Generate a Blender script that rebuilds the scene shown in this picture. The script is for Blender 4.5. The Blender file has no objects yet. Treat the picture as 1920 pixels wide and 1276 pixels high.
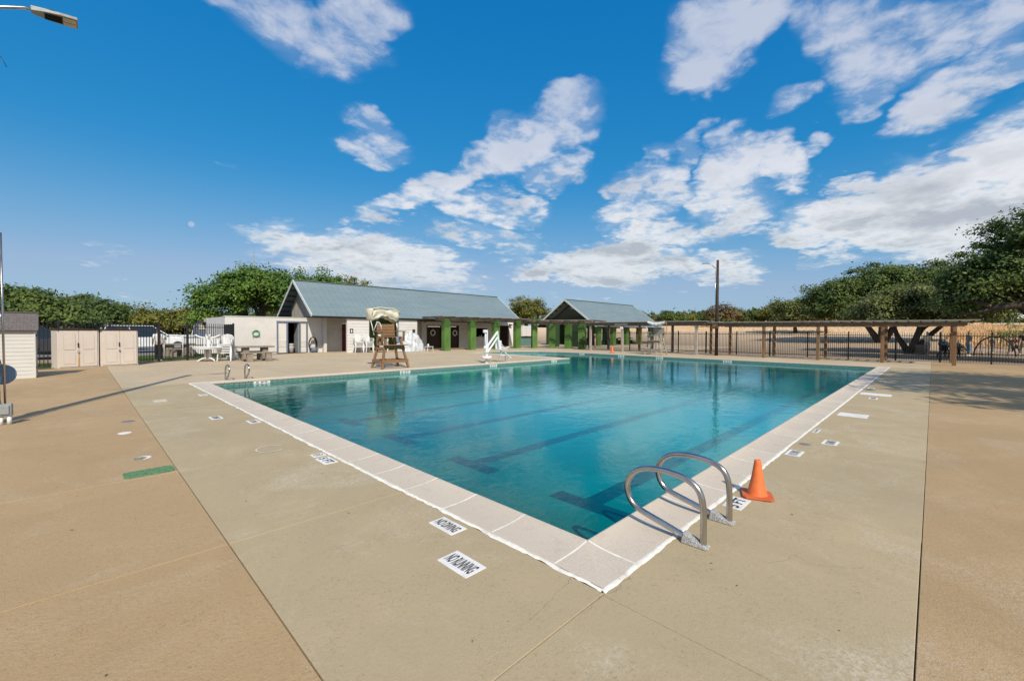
import bpy, bmesh, math, random
import numpy as np
from mathutils import Vector, Matrix, Quaternion, noise
PI = math.pi
R = math.radians
sc = bpy.context.scene
col = sc.collection
rng = random.Random(7)
H = 1.55
# ---------------------------------------------------------------- camera
cam = bpy.data.cameras.new('camera')
cam.sensor_width = 36.0
cam.lens = 799.5 / 1920 * 36
cam.clip_start = 0.05
cam.clip_end = 4000
camo = bpy.data.objects.new('camera', cam)
col.objects.link(camo)
F_ = Vector((0.71147519, 0.70236836, -0.0219485)); R_ = Vector((0.70261151, -0.7115533, 0.00538213)); U_ = Vector((0.0118373, 0.01925052, 0.99974462))
m = Matrix((R_, U_, -F_)).transposed().to_4x4()
m.translation = Vector((0, 0, H))
camo.matrix_world = m
sc.camera = camo
# ---------------------------------------------------------------- light
SUN_EL, SHADOW_AZ = R(41), R(27.5)          # shadows fall towards this azimuth (from +y to +x)
sd = Vector((math.sin(SHADOW_AZ) * math.cos(SUN_EL), math.cos(SHADOW_AZ) * math.cos(SUN_EL), -math.sin(SUN_EL)))
sun = bpy.data.lights.new('sun', 'SUN')
sun.energy = 4.75
sun.angle = R(0.6)
sun.color = (1.0, 0.91, 0.76)
suno = bpy.data.objects.new('sun', sun)
suno.rotation_euler = sd.to_track_quat('-Z', 'Y').to_euler()
suno.location = (0, 0, 60)
col.objects.link(suno)
sc.view_settings.view_transform = 'Standard'
sc.view_settings.look = 'None'
sc.view_settings.gamma = 1
sc.view_settings.exposure = 0.0
sc.view_settings.use_curve_mapping = False
sc.cycles.use_denoising = True
sc.cycles.max_bounces = 8
sc.cycles.transparent_max_bounces = 16
sc.cycles.caustics_reflective = False
sc.cycles.caustics_refractive = False
sc.cycles.sample_clamp_indirect = 4

# ---------------------------------------------------------------- world
world = bpy.data.worlds.new('World')
sc.world = world
world.use_nodes = True
wn = world.node_tree.nodes
wl = world.node_tree.links
wn.clear()

def wmath(op, a, b=None, clamp=False):
    n = wn.new('ShaderNodeMath'); n.operation = op; n.use_clamp = clamp
    for i, v in enumerate((a, b)):
        if v is None: continue
        if isinstance(v, (int, float)): n.inputs[i].default_value = v
        else: wl.new(v, n.inputs[i])
    return n.outputs[0]
def wvec(op, a, b=None):
    n = wn.new('ShaderNodeVectorMath'); n.operation = op
    for i, v in enumerate((a, b)):
        if v is None: continue
        if isinstance(v, tuple): n.inputs[i].default_value = v
        else: wl.new(v, n.inputs[i])
    return n.outputs['Value'] if op in ('DOT_PRODUCT', 'LENGTH') else n.outputs[0]
def wmix(f, a, b):
    n = wn.new('ShaderNodeMix'); n.data_type = 'RGBA'
    for i, v in ((0, f), (6, a), (7, b)):
        if isinstance(v, (int, float)): n.inputs[i].default_value = v
        elif isinstance(v, tuple): n.inputs[i].default_value = v
        else: wl.new(v, n.inputs[i])
    return n.outputs[2]
def wrange(v, a, b, c=0.0, d=1.0, smooth=True):
    n = wn.new('ShaderNodeMapRange'); n.interpolation_type = 'SMOOTHSTEP' if smooth else 'LINEAR'
    wl.new(v, n.inputs[0])
    for i, q in enumerate((a, b, c, d)): n.inputs[i + 1].default_value = q
    return n.outputs[0]
def wnoise(vec, scale, detail, rough=0.55, dist=0.0):
    n = wn.new('ShaderNodeTexNoise'); n.inputs['Scale'].default_value = scale; n.inputs['Detail'].default_value = detail
    n.inputs['Roughness'].default_value = rough; n.inputs['Distortion'].default_value = dist
    wl.new(vec, n.inputs['Vector'])
    return n

geo = wn.new('ShaderNodeTexCoord')
dirv = geo.outputs['Generated']
sep = wn.new('ShaderNodeSeparateXYZ'); wl.new(dirv, sep.inputs[0])
az = wmath('MULTIPLY', wmath('ARCTAN2', sep.outputs[0], sep.outputs[1]), 180 / PI)
el = wmath('MULTIPLY', wmath('ARCSINE', sep.outputs[2]), 180 / PI)
sky = wn.new('ShaderNodeTexSky')
sky.sky_type = 'NISHITA'
sky.sun_disc = False
sky.sun_elevation = SUN_EL
sky.sun_rotation = SHADOW_AZ + PI
sky.air_density = 1.0
sky.dust_density = 0.6
sky.ozone_density = 2.2
hsv = wn.new('ShaderNodeHueSaturation')
hsv.inputs['Saturation'].default_value = 1.0
hsv.inputs['Value'].default_value = 1.0
wl.new(sky.outputs[0], hsv.inputs['Color'])
# the deep polarised blue of the photograph: a tone curve per channel over the physical sky
sr = wn.new('ShaderNodeSeparateColor'); wl.new(hsv.outputs[0], sr.inputs[0])
def tone(c, g, k): return wmath('MULTIPLY', wmath('POWER', wmath('MULTIPLY', c, 0.1), g), k * 10)
cr = wn.new('ShaderNodeCombineColor')
gch = tone(sr.outputs[1], 0.62, 0.60)
wl.new(wmath('MINIMUM', tone(sr.outputs[0], 2.3, 2.1), wmath('MULTIPLY', gch, 0.62)), cr.inputs[0]); wl.new(gch, cr.inputs[1]); wl.new(tone(sr.outputs[2], 0.34, 0.78), cr.inputs[2])
# high clouds: coordinates on a flat layer overhead, so shapes shrink towards the horizon
zz = wmath('ADD', wmath('MAXIMUM', sep.outputs[2], 0.0), 0.16)
cx = wmath('DIVIDE', sep.outputs[0], zz); cy = wmath('DIVIDE', sep.outputs[1], zz)
comb = wn.new('ShaderNodeCombineXYZ'); wl.new(cx, comb.inputs[0]); wl.new(cy, comb.inputs[1])
plane = comb.outputs[0]
warp = wnoise(plane, 2.6, 4, 0.6)
warpv = wvec('SUBTRACT', warp.outputs['Color'], (0.5, 0.5, 0.5))
wsc = wn.new('ShaderNodeVectorMath'); wsc.operation = 'SCALE'; wl.new(warpv, wsc.inputs[0]); wsc.inputs['Scale'].default_value = 9.0
pc = wn.new('ShaderNodeCombineXYZ'); wl.new(az, pc.inputs[0]); wl.new(el, pc.inputs[1])
p0 = wvec('ADD', pc.outputs[0], wsc.outputs[0])
p0s = wn.new('ShaderNodeSeparateXYZ'); wl.new(p0, p0s.inputs[0])
pf = wn.new('ShaderNodeCombineXYZ'); wl.new(p0s.outputs[0], pf.inputs[0]); wl.new(p0s.outputs[1], pf.inputs[1])
pvec = pf.outputs[0]
CLOUDS = [(16.8,32.6,0.1015,-0.0608,-0.0769,-0.3110,0.62),(23.7,31.9,0.1666,-0.0895,-0.0746,-0.3775,0.60),(26.8,35.6,0.1922,-0.0005,0.0519,-0.3709,0.55),(28.7,31.8,0.3511,-0.2905,-0.4737,-1.1987,0.30),(27.7,24.1,0.2370,-0.1447,-0.2309,-0.5894,0.50),(27.4,22.1,0.2560,-0.0250,0.0197,-0.7149,0.42),(53.0,25.9,0.2425,0.1062,0.0612,-0.2637,0.95),(45.2,22.3,0.1172,0.0500,0.0848,-0.2965,1.00),(36.1,18.4,0.1719,0.0625,0.1380,-0.4175,0.95),(38.9,16.5,0.2801,-0.0521,-0.0848,-0.6298,0.70),(29.7,15.5,0.1680,0.0375,0.2049,-0.7701,0.70),(50.9,19.8,0.2315,0.1489,0.2041,-0.4329,0.70),(43.4,25.6,0.4054,0.2947,0.4480,-0.9465,0.40),(26.7,9.2,0.0773,-0.0106,-0.0396,-0.3448,1.08),(21.2,7.7,0.2331,-0.0010,0.0362,-0.6007,0.75),(33.4,6.9,0.1298,-0.0111,-0.0361,-0.4556,0.95),(23.6,11.7,0.2645,-0.0009,0.0614,-0.7876,0.6),(30.0,6.0,0.12,0.0,0.0,-0.55,0.7),(43.5,16.0,0.2008,0.0010,0.0012,-0.5833,0.55),(48.1,15.3,0.3530,0.0024,-0.0079,-0.5799,0.45),(41.0,12.6,0.1539,-0.0277,-0.0882,-0.5578,0.42),(45.3,11.3,0.2304,-0.0409,-0.1224,-0.7173,0.35),(56.6,8.4,0.0985,0.0044,-0.0006,-0.4040,1.10),(60.6,10.0,0.2061,0.0023,-0.0259,-0.5339,1.10),(48.9,7.8,0.3137,0.0021,-0.0040,-0.5948,1.00),(67.7,8.0,0.1339,0.0018,-0.0330,-0.5508,1.00),(64.2,12.1,0.1807,0.0023,-0.0338,-0.4544,1.00),(65.1,18.8,0.3617,0.0698,0.0164,-0.2960,0.85),(60.5,18.3,0.3110,0.1859,0.1669,-0.3687,0.70),(63.4,20.8,0.1866,0.0732,0.1314,-0.6144,0.55),(59.3,14.3,0.2435,0.0923,0.1738,-0.6036,0.60),(68.1,22.4,0.4393,0.3053,0.3658,-0.7335,0.50),(62.9,15.7,0.2269,0.0433,0.0504,-0.6016,0.60),(69.7,30.9,0.1544,0.1506,0.1104,-0.1895,1.00),(73.6,32.3,0.1992,0.1880,0.1478,-0.2689,0.95),(68.0,28.3,0.2817,0.2404,0.1580,-0.3042,0.95),(75.7,33.9,0.2849,0.0064,-0.1117,-0.3929,0.80),(72.5,18.5,0.2815,0.0989,0.0491,-0.2349,1.05),(76.6,18.4,0.2683,0.0047,-0.0890,-0.4791,1.10),(73.4,14.0,0.2559,0.1096,0.1417,-0.3835,0.80),(70.2,16.5,0.4362,0.0066,-0.0422,-0.3343,0.60),(85.2,28.1,0.1629,-0.0255,-0.1392,-0.2527,0.75),(89.8,27.0,0.2474,0.0590,-0.0443,-0.4021,0.85),(83.5,26.0,0.3013,0.2581,0.2208,-0.2411,0.75),(79.0,24.0,0.3383,0.1763,0.2212,-0.6791,0.80),(84.5,22.6,0.3935,0.1860,0.1874,-0.5446,0.75),(89.6,20.4,0.2858,0.0982,0.1355,-0.6036,0.85),(93.3,21.9,0.3117,0.1249,0.1901,-0.5312,0.80),(94.0,25.1,0.4468,0.1795,0.1059,-0.3777,0.80),(87.7,24.3,0.2262,0.0698,0.0250,-0.4330,0.65),(80.2,31.3,0.4373,0.0100,-0.1490,-0.4713,0.50),(81.0,19.6,0.7210,0.2940,0.2800,-0.9835,0.40),(83.4,12.6,0.1780,0.0234,-0.0005,-0.3856,1.15),(89.4,13.3,0.1588,0.0483,0.0963,-0.3098,1.25),(94.1,14.9,0.2798,0.1068,0.1426,-0.2652,1.30),(79.2,11.2,0.2400,0.0220,-0.0183,-0.6726,1.00),(90.9,9.6,0.1884,0.0154,-0.0156,-0.3305,1.30),(85.6,9.9,0.1992,-0.0045,-0.1170,-0.5556,1.15),(97.3,12.8,0.2884,0.0061,-0.0463,-0.1691,1.30),(82.1,8.7,0.3777,0.0067,-0.1393,-1.2812,0.50),(80.7,7.4,1.0668,0.0186,-0.1249,-1.4583,0.40),(83.3,16.0,0.5878,0.1395,0.1690,-1.5571,0.40),(3.4,3.4,0.6171,-0.0468,-0.1362,-2.3512,0.30),(1.5,7.0,0.4329,-0.0050,0.2385,-1.9770,0.20),(12.0,16.6,0.7973,-0.0066,0.4222,-2.3065,0.25),]
def wblob(acc, c):
    a0, e0, m00, m01, m10, m11, s = c
    d = wvec('SUBTRACT', pvec, (a0, e0, 0.0))
    uu = wvec('DOT_PRODUCT', d, (m00, m01, 0.0))
    vv = wvec('DOT_PRODUCT', d, (m10, m11, 0.0))
    q = wmath('ADD', wmath('MULTIPLY', uu, uu), wmath('MULTIPLY', vv, vv))
    k = wrange(q, 0.0, 1.9, s, 0.0)
    return k if acc is None else wmath('MAXIMUM', acc, k)
acc = None
for c in CLOUDS:
    c = c[:6] + (c[6] + (0.13 if c[6] < 0.75 and c[6] > 0.3 else 0.04),)
    acc = wblob(acc, c)
# broken cloud goes on out of view, its cover raised to neutralise the ambient light
far = wnoise(plane, 0.9, 2, 0.5)
outside = wmath('MAXIMUM', wrange(az, 100.0, 112.0), wrange(az, -8.0, -20.0))
outside = wmath('MAXIMUM', outside, wrange(el, 36.0, 42.0))
acc = wmath('MAXIMUM', acc, wmath('MULTIPLY', outside, wrange(far.outputs[0], 0.38, 0.58, 0.0, 0.95)))
fb = wnoise(plane, 4.6, 10, 0.63, 0.3)
fb2 = wnoise(plane, 13.0, 6, 0.55, 0.4)
f = wmath('ADD', wmath('MULTIPLY', wmath('SUBTRACT', fb.outputs[0], 0.5), 3.0), wmath('MULTIPLY', wmath('SUBTRACT', fb2.outputs[0], 0.5), 1.7))
dens = wmath('ADD', wmath('MULTIPLY', acc, 1.2), wmath('SUBTRACT', wmath('MULTIPLY', f, wmath('MULTIPLY', wrange(acc, 0.0, 0.35), wrange(acc, 0.85, 1.25, 1.0, 0.45))), 0.36))
alpha = wmath('MAXIMUM', wrange(dens, -0.22, 1.05), wmath('MULTIPLY', wrange(acc, 0.05, 1.0), 0.30))
thick = wrange(dens, 0.65, 1.5)
# lighting of a cloud: density sampled a little further towards the sun side (up), thick cores grey below
lo_ = wnoise(plane, 1.6, 5, 0.55, 0.3)
lum = wnoise(wvec('ADD', plane, (-0.12, -0.18, 0.0)), 1.6, 5, 0.55, 0.3)
relief = wmath('MULTIPLY', wmath('SUBTRACT', lo_.outputs[0], lum.outputs[0]), 3.4)
white = (9.0, 9.0, 9.1, 1.0)
grey = (4.7, 4.9, 5.4, 1.0)
shade = wmath('ADD', wmath('MULTIPLY', thick, wrange(el, 22.0, 8.0, 0.15, 1.0)), wmath('MULTIPLY', relief, -1.0), True)
ccol = wmix(shade, white, grey)
hi = wmix(wrange(el, 30.0, 8.0), (6.3, 6.7, 7.8, 1.0), ccol)
alpha = wmath('MULTIPLY', alpha, wrange(el, 28.0, 12.0, 0.82, 0.97))
alpha = wmath('MULTIPLY', alpha, wrange(el, -1.0, 2.0))
skymix = wmix(alpha, cr.outputs[0], hi)
# pale band of air at the horizon
skymix = wmix(wmath('MULTIPLY', wrange(el, 20.0, -3.0, 0.0, 1.0), 0.55), skymix, (4.1, 5.5, 6.5, 1.0))
# the faint day moon
md = wvec('LENGTH', wvec('SUBTRACT', pc.outputs[0], (8.53, 11.09, 0.0)))
skymix = wmix(wmath('MULTIPLY', wrange(md, 0.34, 0.22), 0.35), skymix, (7.5, 7.6, 7.8, 1.0))
bg = wn.new('ShaderNodeBackground')
bg.inputs['Strength'].default_value = 0.1
wl.new(skymix, bg.inputs['Color'])
wo = wn.new('ShaderNodeOutputWorld')
wl.new(bg.outputs[0], wo.inputs[0])
world.cycles.sampling_method = 'MANUAL'
world.cycles.sample_map_resolution = 512
# ---------------------------------------------------------------- material helpers
class Mat:
    def __init__(s, name):
        s.m = bpy.data.materials.new(name); s.m.use_nodes = True
        s.n = s.m.node_tree.nodes; s.l = s.m.node_tree.links
        s.b = s.n['Principled BSDF']
        s.tc = s.n.new('ShaderNodeTexCoord')
        s.g = s.n.new('ShaderNodeNewGeometry')
    def pos(s, sx=1, sy=1, sz=1, world=True):
        mp = s.n.new('ShaderNodeMapping')
        s.l.new(s.g.outputs['Position'] if world else s.tc.outputs['Object'], mp.inputs[0])
        mp.inputs['Scale'].default_value = (sx, sy, sz)
        return mp.outputs[0]
    def noise(s, v, scale, detail=4, rough=0.55, dist=0):
        n = s.n.new('ShaderNodeTexNoise'); s.l.new(v, n.inputs['Vector'])
        n.inputs['Scale'].default_value = scale; n.inputs['Detail'].default_value = detail
        n.inputs['Roughness'].default_value = rough; n.inputs['Distortion'].default_value = dist
        return n.outputs[0]
    def voro(s, v, scale, feature='F1'):
        n = s.n.new('ShaderNodeTexVoronoi'); s.l.new(v, n.inputs['Vector']); n.feature = feature
        n.inputs['Scale'].default_value = scale
        return n.outputs[0]
    def rng(s, v, a, b, c=0., d=1.):
        n = s.n.new('ShaderNodeMapRange'); s.l.new(v, n.inputs[0])
        for i, q in enumerate((a, b, c, d)): n.inputs[i + 1].default_value = q
        return n.outputs[0]
    def mix(s, f, a, b, mode='MIX'):
        n = s.n.new('ShaderNodeMix'); n.data_type = 'RGBA'; n.blend_type = mode
        for i, v in ((0, f), (6, a), (7, b)):
            if isinstance(v, (int, float)): n.inputs[i].default_value = v
            elif isinstance(v, tuple): n.inputs[i].default_value = v if len(v) == 4 else v + (1.,)
            else: s.l.new(v, n.inputs[i])
        return n.outputs[2]
    def math(s, op, a, b=None):
        n = s.n.new('ShaderNodeMath'); n.operation = op
        for i, v in enumerate((a, b)):
            if v is None: continue
            if isinstance(v, (int, float)): n.inputs[i].default_value = v
            else: s.l.new(v, n.inputs[i])
        return n.outputs[0]
    def color(s, c): 
        if isinstance(c, tuple): s.b.inputs['Base Color'].default_value = c if len(c) == 4 else c + (1.,)
        else: s.l.new(c, s.b.inputs['Base Color'])
    def rough(s, v):
        if isinstance(v, (int, float)): s.b.inputs['Roughness'].default_value = v
        else: s.l.new(v, s.b.inputs['Roughness'])
    def metal(s, v): s.b.inputs['Metallic'].default_value = v
    def spec(s, v): s.b.inputs['Specular IOR Level'].default_value = v
    def bump(s, h, strength=0.3, dist=0.01):
        n = s.n.new('ShaderNodeBump'); s.l.new(h, n.inputs['Height'])
        n.inputs['Strength'].default_value = strength; n.inputs['Distance'].default_value = dist
        s.l.new(n.outputs[0], s.b.inputs['Normal'])

def simple(name, c, rough=0.6, metal=0., var=0.12, scale=6., bump=0.0, bscale=60., spec=0.4, world=False, dirt=None):
    M = Mat(name)
    v = M.pos(world=world)
    n = M.noise(v, scale, 5, 0.6)
    k = tuple(max(0., x * (1 - var)) for x in c); k2 = tuple(min(1., x * (1 + var)) for x in c)
    cc = M.mix(M.rng(n, 0.3, 0.7), k, k2)
    if dirt:
        d = M.noise(v, scale * 0.35, 6, 0.7)
        cc = M.mix(M.rng(d, 0.52, 0.72, 0, 0.75), cc, dirt)
    M.color(cc); M.rough(rough); M.metal(metal); M.spec(spec)
    if bump: M.bump(M.noise(v, bscale, 4), bump, 0.01)
    return M.m

def concrete(name, a, b, spot, strength=0.5, pits=(0.12, 0.75), wear=0.6):
    """sprayed knock-down deck coating: flat worn patches over a grainy bed"""
    M = Mat(name)
    v = M.pos()
    big = M.noise(v, 0.42, 5, 0.6, 0.6)
    med = M.noise(v, 2.1, 6, 0.65, 0.3)
    fine = M.noise(v, 34, 5, 0.75)
    grain = M.noise(v, 130, 3, 0.7)
    c = M.mix(M.rng(big, 0.35, 0.65), a, b)
    c = M.mix(M.rng(med, 0.5, 0.75, 0, 0.45), c, spot)
    worn = M.rng(M.noise(v, 0.7, 7, 0.72, 1.2), 0.50, 0.66, 0, 1)
    c = M.mix(M.math('MULTIPLY', worn, M.rng(fine, 0.42, 0.58, 0, wear)), c, (0.60, 0.53, 0.43))
    pit = M.rng(M.noise(M.pos(1, 1, 1), 42, 4, 0.75, 1.4), 0.36, 0.45, 1, 0)
    c = M.mix(M.math('MULTIPLY', pit, M.rng(med, 0.35, 0.62, pits[0], pits[1])), c, tuple(x * 0.62 for x in a))
    c = M.mix(M.rng(grain, 0.3, 0.7, 0.16, 0.0), c, (0.12, 0.10, 0.08))
    strk = M.noise(M.pos(1.2, 0.16, 1), 1.3, 5, 0.7, 0.5)
    c = M.mix(M.rng(strk, 0.52, 0.75, 0, 0.36), c, tuple(x * 0.72 for x in b))
    stain = M.voro(v, 0.55)
    c = M.mix(M.rng(stain, 0.0, 0.07, 0.35, 0), c, (0.14, 0.12, 0.10))
    # hairline cracks wandering across some of the slabs
    wv = M.n.new('ShaderNodeVectorMath'); wv.operation = 'ADD'
    wn_ = M.n.new('ShaderNodeTexNoise'); wn_.inputs['Scale'].default_value = 1.7; wn_.inputs['Detail'].default_value = 6; M.l.new(v, wn_.inputs['Vector'])
    M.l.new(v, wv.inputs[0]); M.l.new(wn_.outputs['Color'], wv.inputs[1])
    ed = M.voro(wv.outputs[0], 0.34, 'DISTANCE_TO_EDGE')
    crk = M.math('MULTIPLY', M.rng(ed, 0.0, 0.0022, 1, 0), M.rng(M.noise(v, 0.5, 3), 0.52, 0.6, 0, 0.55))
    c = M.mix(crk, c, (0.10, 0.08, 0.06))
    blot = M.rng(M.noise(v, 0.28, 4, 0.55, 1.5), 0.5, 0.72, 0, 0.22)
    c = M.mix(blot, c, tuple(x * 0.6 for x in b))
    oi = M.n.new('ShaderNodeObjectInfo')
    c = M.mix(M.rng(oi.outputs['Random'], 0, 1, 0.0, 0.10), c, (0.30, 0.24, 0.17))
    M.color(c); M.rough(0.85); M.spec(0.25)
    M.bump(M.math('ADD', M.math('MULTIPLY', fine, 1.0), M.math('MULTIPLY', grain, 0.4)), strength, 0.006)
    return M.m

def wood(name, a, b, scale=1.0, axis=2):
    M = Mat(name)
    s = [14., 14., 14.]; s[axis] = 0.9
    v = M.pos(*[x * scale for x in s], world=False)
    g = M.noise(v, 1.6, 6, 0.7, 0.6)
    g2 = M.noise(M.pos(1, 1, 1), 1.7, 4)
    c = M.mix(M.rng(g, 0.3, 0.72), a, b)
    c = M.mix(M.rng(g2, 0.45, 0.75, 0, 0.45), c, tuple(x * 0.6 for x in a))
    M.color(c); M.rough(0.8); M.spec(0.2); M.bump(g, 0.35, 0.006)
    return M.m

def leafmat(name, dark, light, trans=0.25):
    M = Mat(name)
    v = M.pos()
    ri = M.g.outputs['Random Per Island']
    big = M.noise(v, 0.55, 3)
    c = M.mix(M.rng(ri, 0.0, 1.0), dark, light)
    c = M.mix(M.rng(big, 0.42, 0.6, 0, 0.5), c, tuple(x * y for x, y in zip(light, (1.35, 1.2, 0.9))))
    M.color(c); M.rough(0.55); M.spec(0.22)
    tr = M.n.new('ShaderNodeBsdfTranslucent'); M.l.new(c, tr.inputs[0])
    mx = M.n.new('ShaderNodeMixShader'); mx.inputs[0].default_value = trans
    M.l.new(M.b.outputs[0], mx.inputs[1]); M.l.new(tr.outputs[0], mx.inputs[2])
    M.l.new(mx.outputs[0], M.n['Material Output'].inputs[0])
    return M.m

MT = {}
MT['deck_in'] = concrete('deck_tan', (0.40, 0.322, 0.20), (0.455, 0.36, 0.218), (0.36, 0.295, 0.18))
MT['deck_out'] = concrete('deck_buff', (0.455, 0.312, 0.165), (0.395, 0.27, 0.14), (0.48, 0.338, 0.19), 0.9, (0.35, 0.85), 0.35)
MT['deck_back'] = concrete('deck_far', (0.55, 0.425, 0.28), (0.48, 0.39, 0.26), (0.57, 0.42, 0.27), 0.3)
MT['joint'] = simple('joint_filler', (0.15, 0.115, 0.075), 0.9, scale=30, var=0.3, world=True)
M = Mat('coping_stone')
_oi = M.n.new('ShaderNodeObjectInfo')
_v = M.pos()
_c = M.mix(M.rng(M.noise(_v, 1.6, 6, 0.7), 0.3, 0.7), M.mix(M.rng(M.noise(_v, 60, 4, 0.8), 0.35, 0.6), (0.44, 0.37, 0.295), (0.60, 0.52, 0.425)), (0.56, 0.485, 0.395))
_c = M.mix(M.rng(_oi.outputs['Random'], 0, 1, 0, 0.28), _c, (0.40, 0.33, 0.265))
_c = M.mix(M.rng(M.noise(_v, 5.5, 7, 0.75, 0.8), 0.55, 0.72, 0, 0.5), _c, (0.36, 0.315, 0.26))
_c = M.mix(M.rng(M.voro(_v, 9), 0, 0.08, 0.5, 0), _c, (0.25, 0.2, 0.16))
M.color(_c); M.rough(0.75); M.bump(M.noise(_v, 80, 4, 0.7), 0.4, 0.004)
MT['coping'] = M.m
MT['caulk'] = simple('white_caulk', (0.76, 0.73, 0.66), 0.6, scale=14, var=0.12, bump=0.5, bscale=25, world=True, dirt=(0.45, 0.40, 0.33))
MT['plate'] = simple('marker_white', (0.72, 0.70, 0.68), 0.5, scale=10, var=0.07, dirt=(0.5, 0.45, 0.38))
MT['ink'] = simple('marker_black', (0.035, 0.035, 0.045), 0.6, scale=40, var=0.5)
MT['worn_ink'] = simple('marker_worn', (0.18, 0.17, 0.16), 0.7, scale=60, var=0.7)
MT['worn_paint'] = simple('worn_white_paint', (0.55, 0.50, 0.42), 0.7, scale=30, var=0.25)
MT['tile'] = (lambda M: (M.color(M.mix(M.rng(M.noise(M.pos(), 26, 2), 0.35, 0.65), (0.10, 0.19, 0.17), (0.20, 0.30, 0.27))), M.rough(0.25), M.m)[-1])(Mat('waterline_tile'))
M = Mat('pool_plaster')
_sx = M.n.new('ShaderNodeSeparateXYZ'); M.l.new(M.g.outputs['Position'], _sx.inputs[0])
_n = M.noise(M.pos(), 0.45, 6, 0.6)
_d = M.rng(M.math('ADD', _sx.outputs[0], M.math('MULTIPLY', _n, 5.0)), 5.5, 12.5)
M.color(M.mix(_d, (0.002, 0.098, 0.072), (0.005, 0.40, 0.40))); M.rough(0.8)  # brightening of the water away from the near end, put into the floor colour
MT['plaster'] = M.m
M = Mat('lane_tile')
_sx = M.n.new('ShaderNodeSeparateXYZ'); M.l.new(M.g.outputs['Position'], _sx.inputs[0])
M.color(M.mix(M.rng(_sx.outputs[0], 3.5, 12.0), (0.001, 0.028, 0.028), (0.004, 0.29, 0.30))); M.rough(0.6)  # lines fade along x: murk of the water put into their colour
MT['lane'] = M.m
# water: clear body that absorbs light on the way, mirror-like skin
M = Mat('pool_water')
gl = M.n.new('ShaderNodeBsdfGlossy'); gl.inputs['Roughness'].default_value = 0.02; gl.inputs[0].default_value = (0.72, 0.95, 1.0, 1)
tp = M.n.new('ShaderNodeBsdfTransparent'); tp.inputs[0].default_value = (0.85, 0.98, 0.985, 1)
mx = M.n.new('ShaderNodeMixShader')
w1 = M.noise(M.pos(1.0, 1.35, 1), 2.6, 3, 0.5, 0.7)
w2 = M.noise(M.pos(1.0, 1.5, 1), 11, 3, 0.55, 0.5)
w3 = M.noise(M.pos(1.0, 1.0, 1), 0.5, 2, 0.5)
bh = M.math('ADD', M.math('MULTIPLY', w1, 1.0), M.math('MULTIPLY', M.math('MULTIPLY', w2, 0.30), M.rng(w3, 0.35, 0.65, 0.4, 1.3)))
bp = M.n.new('ShaderNodeBump'); bp.inputs['Strength'].default_value = 0.085; bp.inputs['Distance'].default_value = 0.06
M.l.new(bh, bp.inputs['Height'])
M.l.new(bp.outputs[0], gl.inputs['Normal'])
dt = M.n.new('ShaderNodeVectorMath'); dt.operation = 'DOT_PRODUCT'; M.l.new(M.g.outputs['Incoming'], dt.inputs[0]); M.l.new(bp.outputs[0], dt.inputs[1])
# reflectance of water seen from either side of the surface (rays pass straight through)
fr = M.math('ADD', M.math('MULTIPLY', M.math('POWER', M.math('SUBTRACT', 1.0, M.math('MINIMUM', M.math('ABSOLUTE', dt.outputs['Value']), 1.0)), 5.0), 0.98), 0.02)
M.l.new(fr, mx.inputs[0]); M.l.new(tp.outputs[0], mx.inputs[1]); M.l.new(gl.outputs[0], mx.inputs[2])
mo = M.n['Material Output']; M.l.new(mx.outputs[0], mo.inputs[0])
va = M.n.new('ShaderNodeVolumeAbsorption'); va.inputs['Color'].default_value = (0.0, 0.955, 0.965, 1); va.inputs['Density'].default_value = 3.0
M.l.new(va.outputs[0], mo.inputs['Volume'])
M.n.remove(M.b)
MT['water'] = M.m
MT['steel'] = (lambda M: (M.color(M.mix(M.rng(M.noise(M.pos(), 5, 3), 0.4, 0.75), (0.50, 0.48, 0.46), (0.38, 0.35, 0.33))), M.metal(1.0), M.rough(M.rng(M.noise(M.pos(), 6, 3), 0.3, 0.7, 0.18, 0.30)), M.m)[-1])(Mat('stainless_steel'))
MT['grit'] = (lambda M: (M.color(M.mix(M.rng(M.noise(M.pos(), 160, 3, 0.8), 0.42, 0.58), (0.12, 0.12, 0.115), (0.52, 0.52, 0.50))), M.rough(0.9), M.bump(M.noise(M.pos(), 120, 3), 0.8, 0.008), M.m)[-1])(Mat('cast_anchor'))
MT['orange'] = simple('cone_orange', (0.74, 0.17, 0.045), 0.55, scale=9, var=0.16, dirt=(0.45, 0.12, 0.05), bump=0.1)
MT['orange_dark'] = simple('cone_base_orange', (0.52, 0.11, 0.03), 0.6, scale=9, var=0.2)
MT['green_paint'] = simple('green_paint', (0.085, 0.175, 0.038), 0.65, scale=1.6, var=0.22, dirt=(0.125, 0.235, 0.075))
MT['dark_green'] = simple('dark_green_paint_shade', (0.022, 0.05, 0.018), 0.8)
MT['white_wall'] = simple('white_wall_paint', (0.61, 0.59, 0.57), 0.8, scale=1.2, var=0.06, dirt=(0.52, 0.49, 0.45), bump=0.1)
MT['beige_wall'] = simple('beige_wall_paint', (0.72, 0.69, 0.65), 0.8, scale=1.2, var=0.06, dirt=(0.58, 0.54, 0.48))
MT['roof'] = (lambda M: (M.color(M.mix(M.rng(M.noise(M.pos(0.5, 2, 2), 0.9, 5, 0.6), 0.3, 0.7), (0.150, 0.205, 0.222), (0.185, 0.245, 0.262))), M.rough(0.5), M.spec(0.5), M.m)[-1])(Mat('roof_metal'))
MT['trim'] = simple('pale_trim', (0.55, 0.60, 0.58), 0.5)
MT['dark_wood'] = wood('dark_weathered_wood', (0.055, 0.045, 0.038), (0.14, 0.12, 0.10))
MT['dark_wood_x'] = wood('dark_weathered_beam', (0.05, 0.042, 0.035), (0.13, 0.11, 0.09), axis=0)
MT['pole_wood'] = wood('creosoted_pole', (0.030, 0.024, 0.020), (0.075, 0.058, 0.045))
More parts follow.
